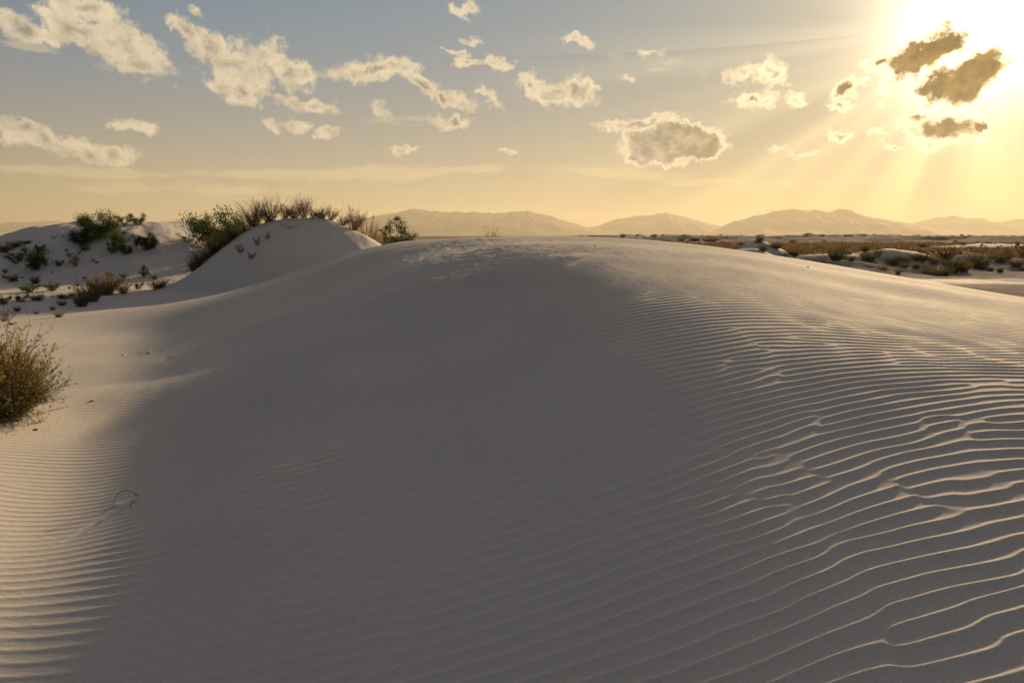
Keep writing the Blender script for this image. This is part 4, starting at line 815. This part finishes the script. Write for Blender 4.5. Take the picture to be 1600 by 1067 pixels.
# ---- foreground: flowering bush at the left edge
def big_bush():
    x, y, z = hit(12, 655); x -= .20; o = root('flowering_bush', (x, y, z)); r_ = np.random.default_rng(41)
    dist = math.hypot(x, y); k = dist/1067.; H_ = 118*k; W_ = 84*k
    st = Geo(); fo = Geo(); fl_ = Geo(); dd = Geo()
    n = 900; a = r_.uniform(0, 2*np.pi, n); q = r_.uniform(.1, 1.0, n)**.6
    D = nrm(np.stack([np.cos(a)*q*1.1, np.sin(a)*q*1.1, 1.05-.92*q*r_.uniform(.6, 1.1, n)], 1))
    P = np.stack([r_.normal(0, .16*W_, n), r_.normal(0, .16*W_, n), np.full(n, -.02)], 1)
    lim = 1/np.sqrt((D[:, 0]**2+D[:, 1]**2)/(W_*.95)**2+(D[:, 2]/H_)**2)
    lobe = 1+.16*np.sin(a*5+1.3)+.10*np.sin(a*11)
    L = lim*r_.uniform(.5, .92, n)*lobe
    c = st.strands(P, D, L, np.tile([0, 0, .12], (n, 1))+r_.normal(0, .06, (n, 3)), np.full(n, .0035), np.full(n, .0014), 6, r_)
    m = n*12; i = np.repeat(np.arange(n), 12); j = r_.integers(1, 7, m)
    D2 = nrm(nrm(c[i, 6]-c[i, 4])+r_.normal(0, .38, (m, 3))+[0, 0, .15]); L2 = r_.uniform(.05, .16, m)
    c2 = fo.strands(c[i, j], D2, L2, r_.normal(0, .1, (m, 3)), np.full(m, .0015), np.full(m, .0008), 3, r_)
    q4 = np.repeat(np.arange(m), 5); k4 = r_.integers(1, 4, len(q4))
    fo.leaves(c2[q4, k4], .028, r_, .2, dirs=D2[q4]+[0, 0, .2])
    # flower heads on the left and camera side
    tips = c2[:, -1]; sel = (tips[:, 0] < .42*W_+r_.normal(0, .12*W_, m)) & (tips[:, 2] > .12) & (r_.random(m) < .8) & (tips[:, 2] > .25*H_) & (np.sin(tips[:, 0]*23+tips[:, 2]*17+1) > -.45)
    tp = tips[sel]; tp = np.repeat(tp, 9, 0)+r_.normal(0, .013, (len(tp)*9, 3)); fl_.leaves(tp, .015, r_, .9)
    # dead litter hanging at the base
    b_ = r_.normal(0, 1, (900, 3))*[.11, .09, .045]+[.30*W_, -.25*W_, .04]; dd.leaves(b_, .035, r_, .2)
    b_ = r_.normal(0, 1, (500, 3))*[.26, .16, 0]+[.1*W_, -.45*W_, .012]; dd.leaves(b_, .022, r_, .2, dirs=np.tile([1., .3, .05], (500, 1))*r_.choice([-1, 1], (500, 1)))
    st.obj('stems', MT['sagestem'], o); fo.obj('foliage', MT['sageleaf'], o); fl_.obj('flowers', MT['flower'], o); dd.obj('dead_litter', MT['dark'], o)
    tag(o, 'large fine stemmed bush with orange yellow flowers at the left edge', 'bush')
big_bush()
x, y, z = hit(62, 662)
plant('twigs', 0, 0, 0, 0, 'small clump of dead brown leaves on the sand below the flowering bush', 'dead plant', at=(x, y), size=(.16, .10))
# ---- bent dry stem sticking out of the sand
def tube(pts, rads, ns=7):
    p = np.array(pts, float); g = Geo(); tg = nrm(np.gradient(p, axis=0)); a = nrm(np.cross(tg, [0.2, 0.1, 1.0])); b_ = np.cross(tg, a)
    v = np.concatenate([p[i]+rads[i]*(np.cos(t)*a[i]+np.sin(t)*b_[i]) for i in range(len(p)) for t in [np.linspace(0, 2*np.pi, ns, endpoint=False)[:, None]]]).reshape(-1, 3)
    f = [[i*ns+j, i*ns+(j+1) % ns, (i+1)*ns+(j+1) % ns, (i+1)*ns+j] for i in range(len(p)-1) for j in range(ns)]
    g.add(v, f); return g
def bent_stem():
    x0, y0, z0 = hit(176, 786); x1, y1, z1 = hit(219, 775); o = root('fallen_branch', (x0, y0, z0))
    t = np.linspace(0, 1, 16)
    def arc(t, h, off): return np.stack([(x1-x0)*t, (y1-y0)*t+off*t, (z1-z0)*t+h*np.sin(np.pi*t**.8)-.006], 1)
    g = tube(arc(t, .060, 0), .0016+.0008*np.sin(t*3)); g.obj('main_shoot', MT['dry'], o)
    t2 = np.linspace(0, 1, 8); q = arc(t, .060, 0)[12]
    g = tube(q+np.stack([.03*t2, -.01*t2, -.035*t2-.02*t2**2], 1), .0026-.0014*t2); g.obj('side_shoot', MT['dry'], o)
    x2, y2, z2 = hit(203, 791)
    g = tube(np.stack([x2-x0+.035*t2, y2-y0+.005*t2, z2-z0+.03*np.sin(t2*2.6)-.004], 1), .003-.0018*t2); g.obj('short_shoot', MT['dry'], o)
    tag(o, 'thin bent dry branch arching out of the lit sand at the shadow edge', 'branch')
bent_stem()
# ---- small lumps and crumbs on the sand
def crumb(name, px, py, sz, mat, label, cat, seed, flat=.5):
    x, y, z = hit(px, py); bm = bmesh.new(); bmesh.ops.create_icosphere(bm, subdivisions=3, radius=1)
    r_ = random.Random(seed); ph = [r_.uniform(0, 6) for _ in range(6)]
    for v in bm.verts:
        c = v.co; k = 1+.22*math.sin(c.x*3.1+ph[0])*math.sin(c.y*3.7+ph[1])+.12*math.sin(c.z*7+ph[2]+c.x*5)+.06*math.sin(c.y*13+ph[3])
        v.co = Vector((c.x*k*sz[0], c.y*k*sz[1], c.z*k*sz[2]))
    me = bpy.data.meshes.new(name); bm.to_mesh(me); bm.free(); me.materials.append(mat)
    for p in me.polygons: p.use_smooth = True
    o = bpy.data.objects.new(name, me); S.collection.objects.link(o); o.location = (x, y, z+sz[2]*.25); tag(o, label, cat)
import bmesh
crumb('sand_clod', 233, 552, (.036, .028, .022), sand, 'pale sand clod with a dark scoop beside it on the lit flat', 'sand clod', 1)
crumb('sand_clod', 192, 555, (.022, .018, .010), sand, 'smaller flat sand clod left of the pale one', 'sand clod', 2)
crumb('plant_crumb', 143, 628, (.02, .014, .008), MT['dark'], 'dark crumb on the ripples right of the flowering bush', 'plant crumb', 3)
crumb('plant_crumb', 55, 673, (.02, .016, .008), MT['dark'], 'dark crumb on the sand below the dead brown leaves', 'plant crumb', 4)
crumb('pebble', 1262, 418, (.020, .014, .008), MT['dark'], 'small dark pebble near the right rim of the dune', 'pebble', 5)
crumb('pebble', 930, 385, (.022, .016, .008), MT['dark'], 'small dark pebble just under the dune crest at centre', 'pebble', 6)
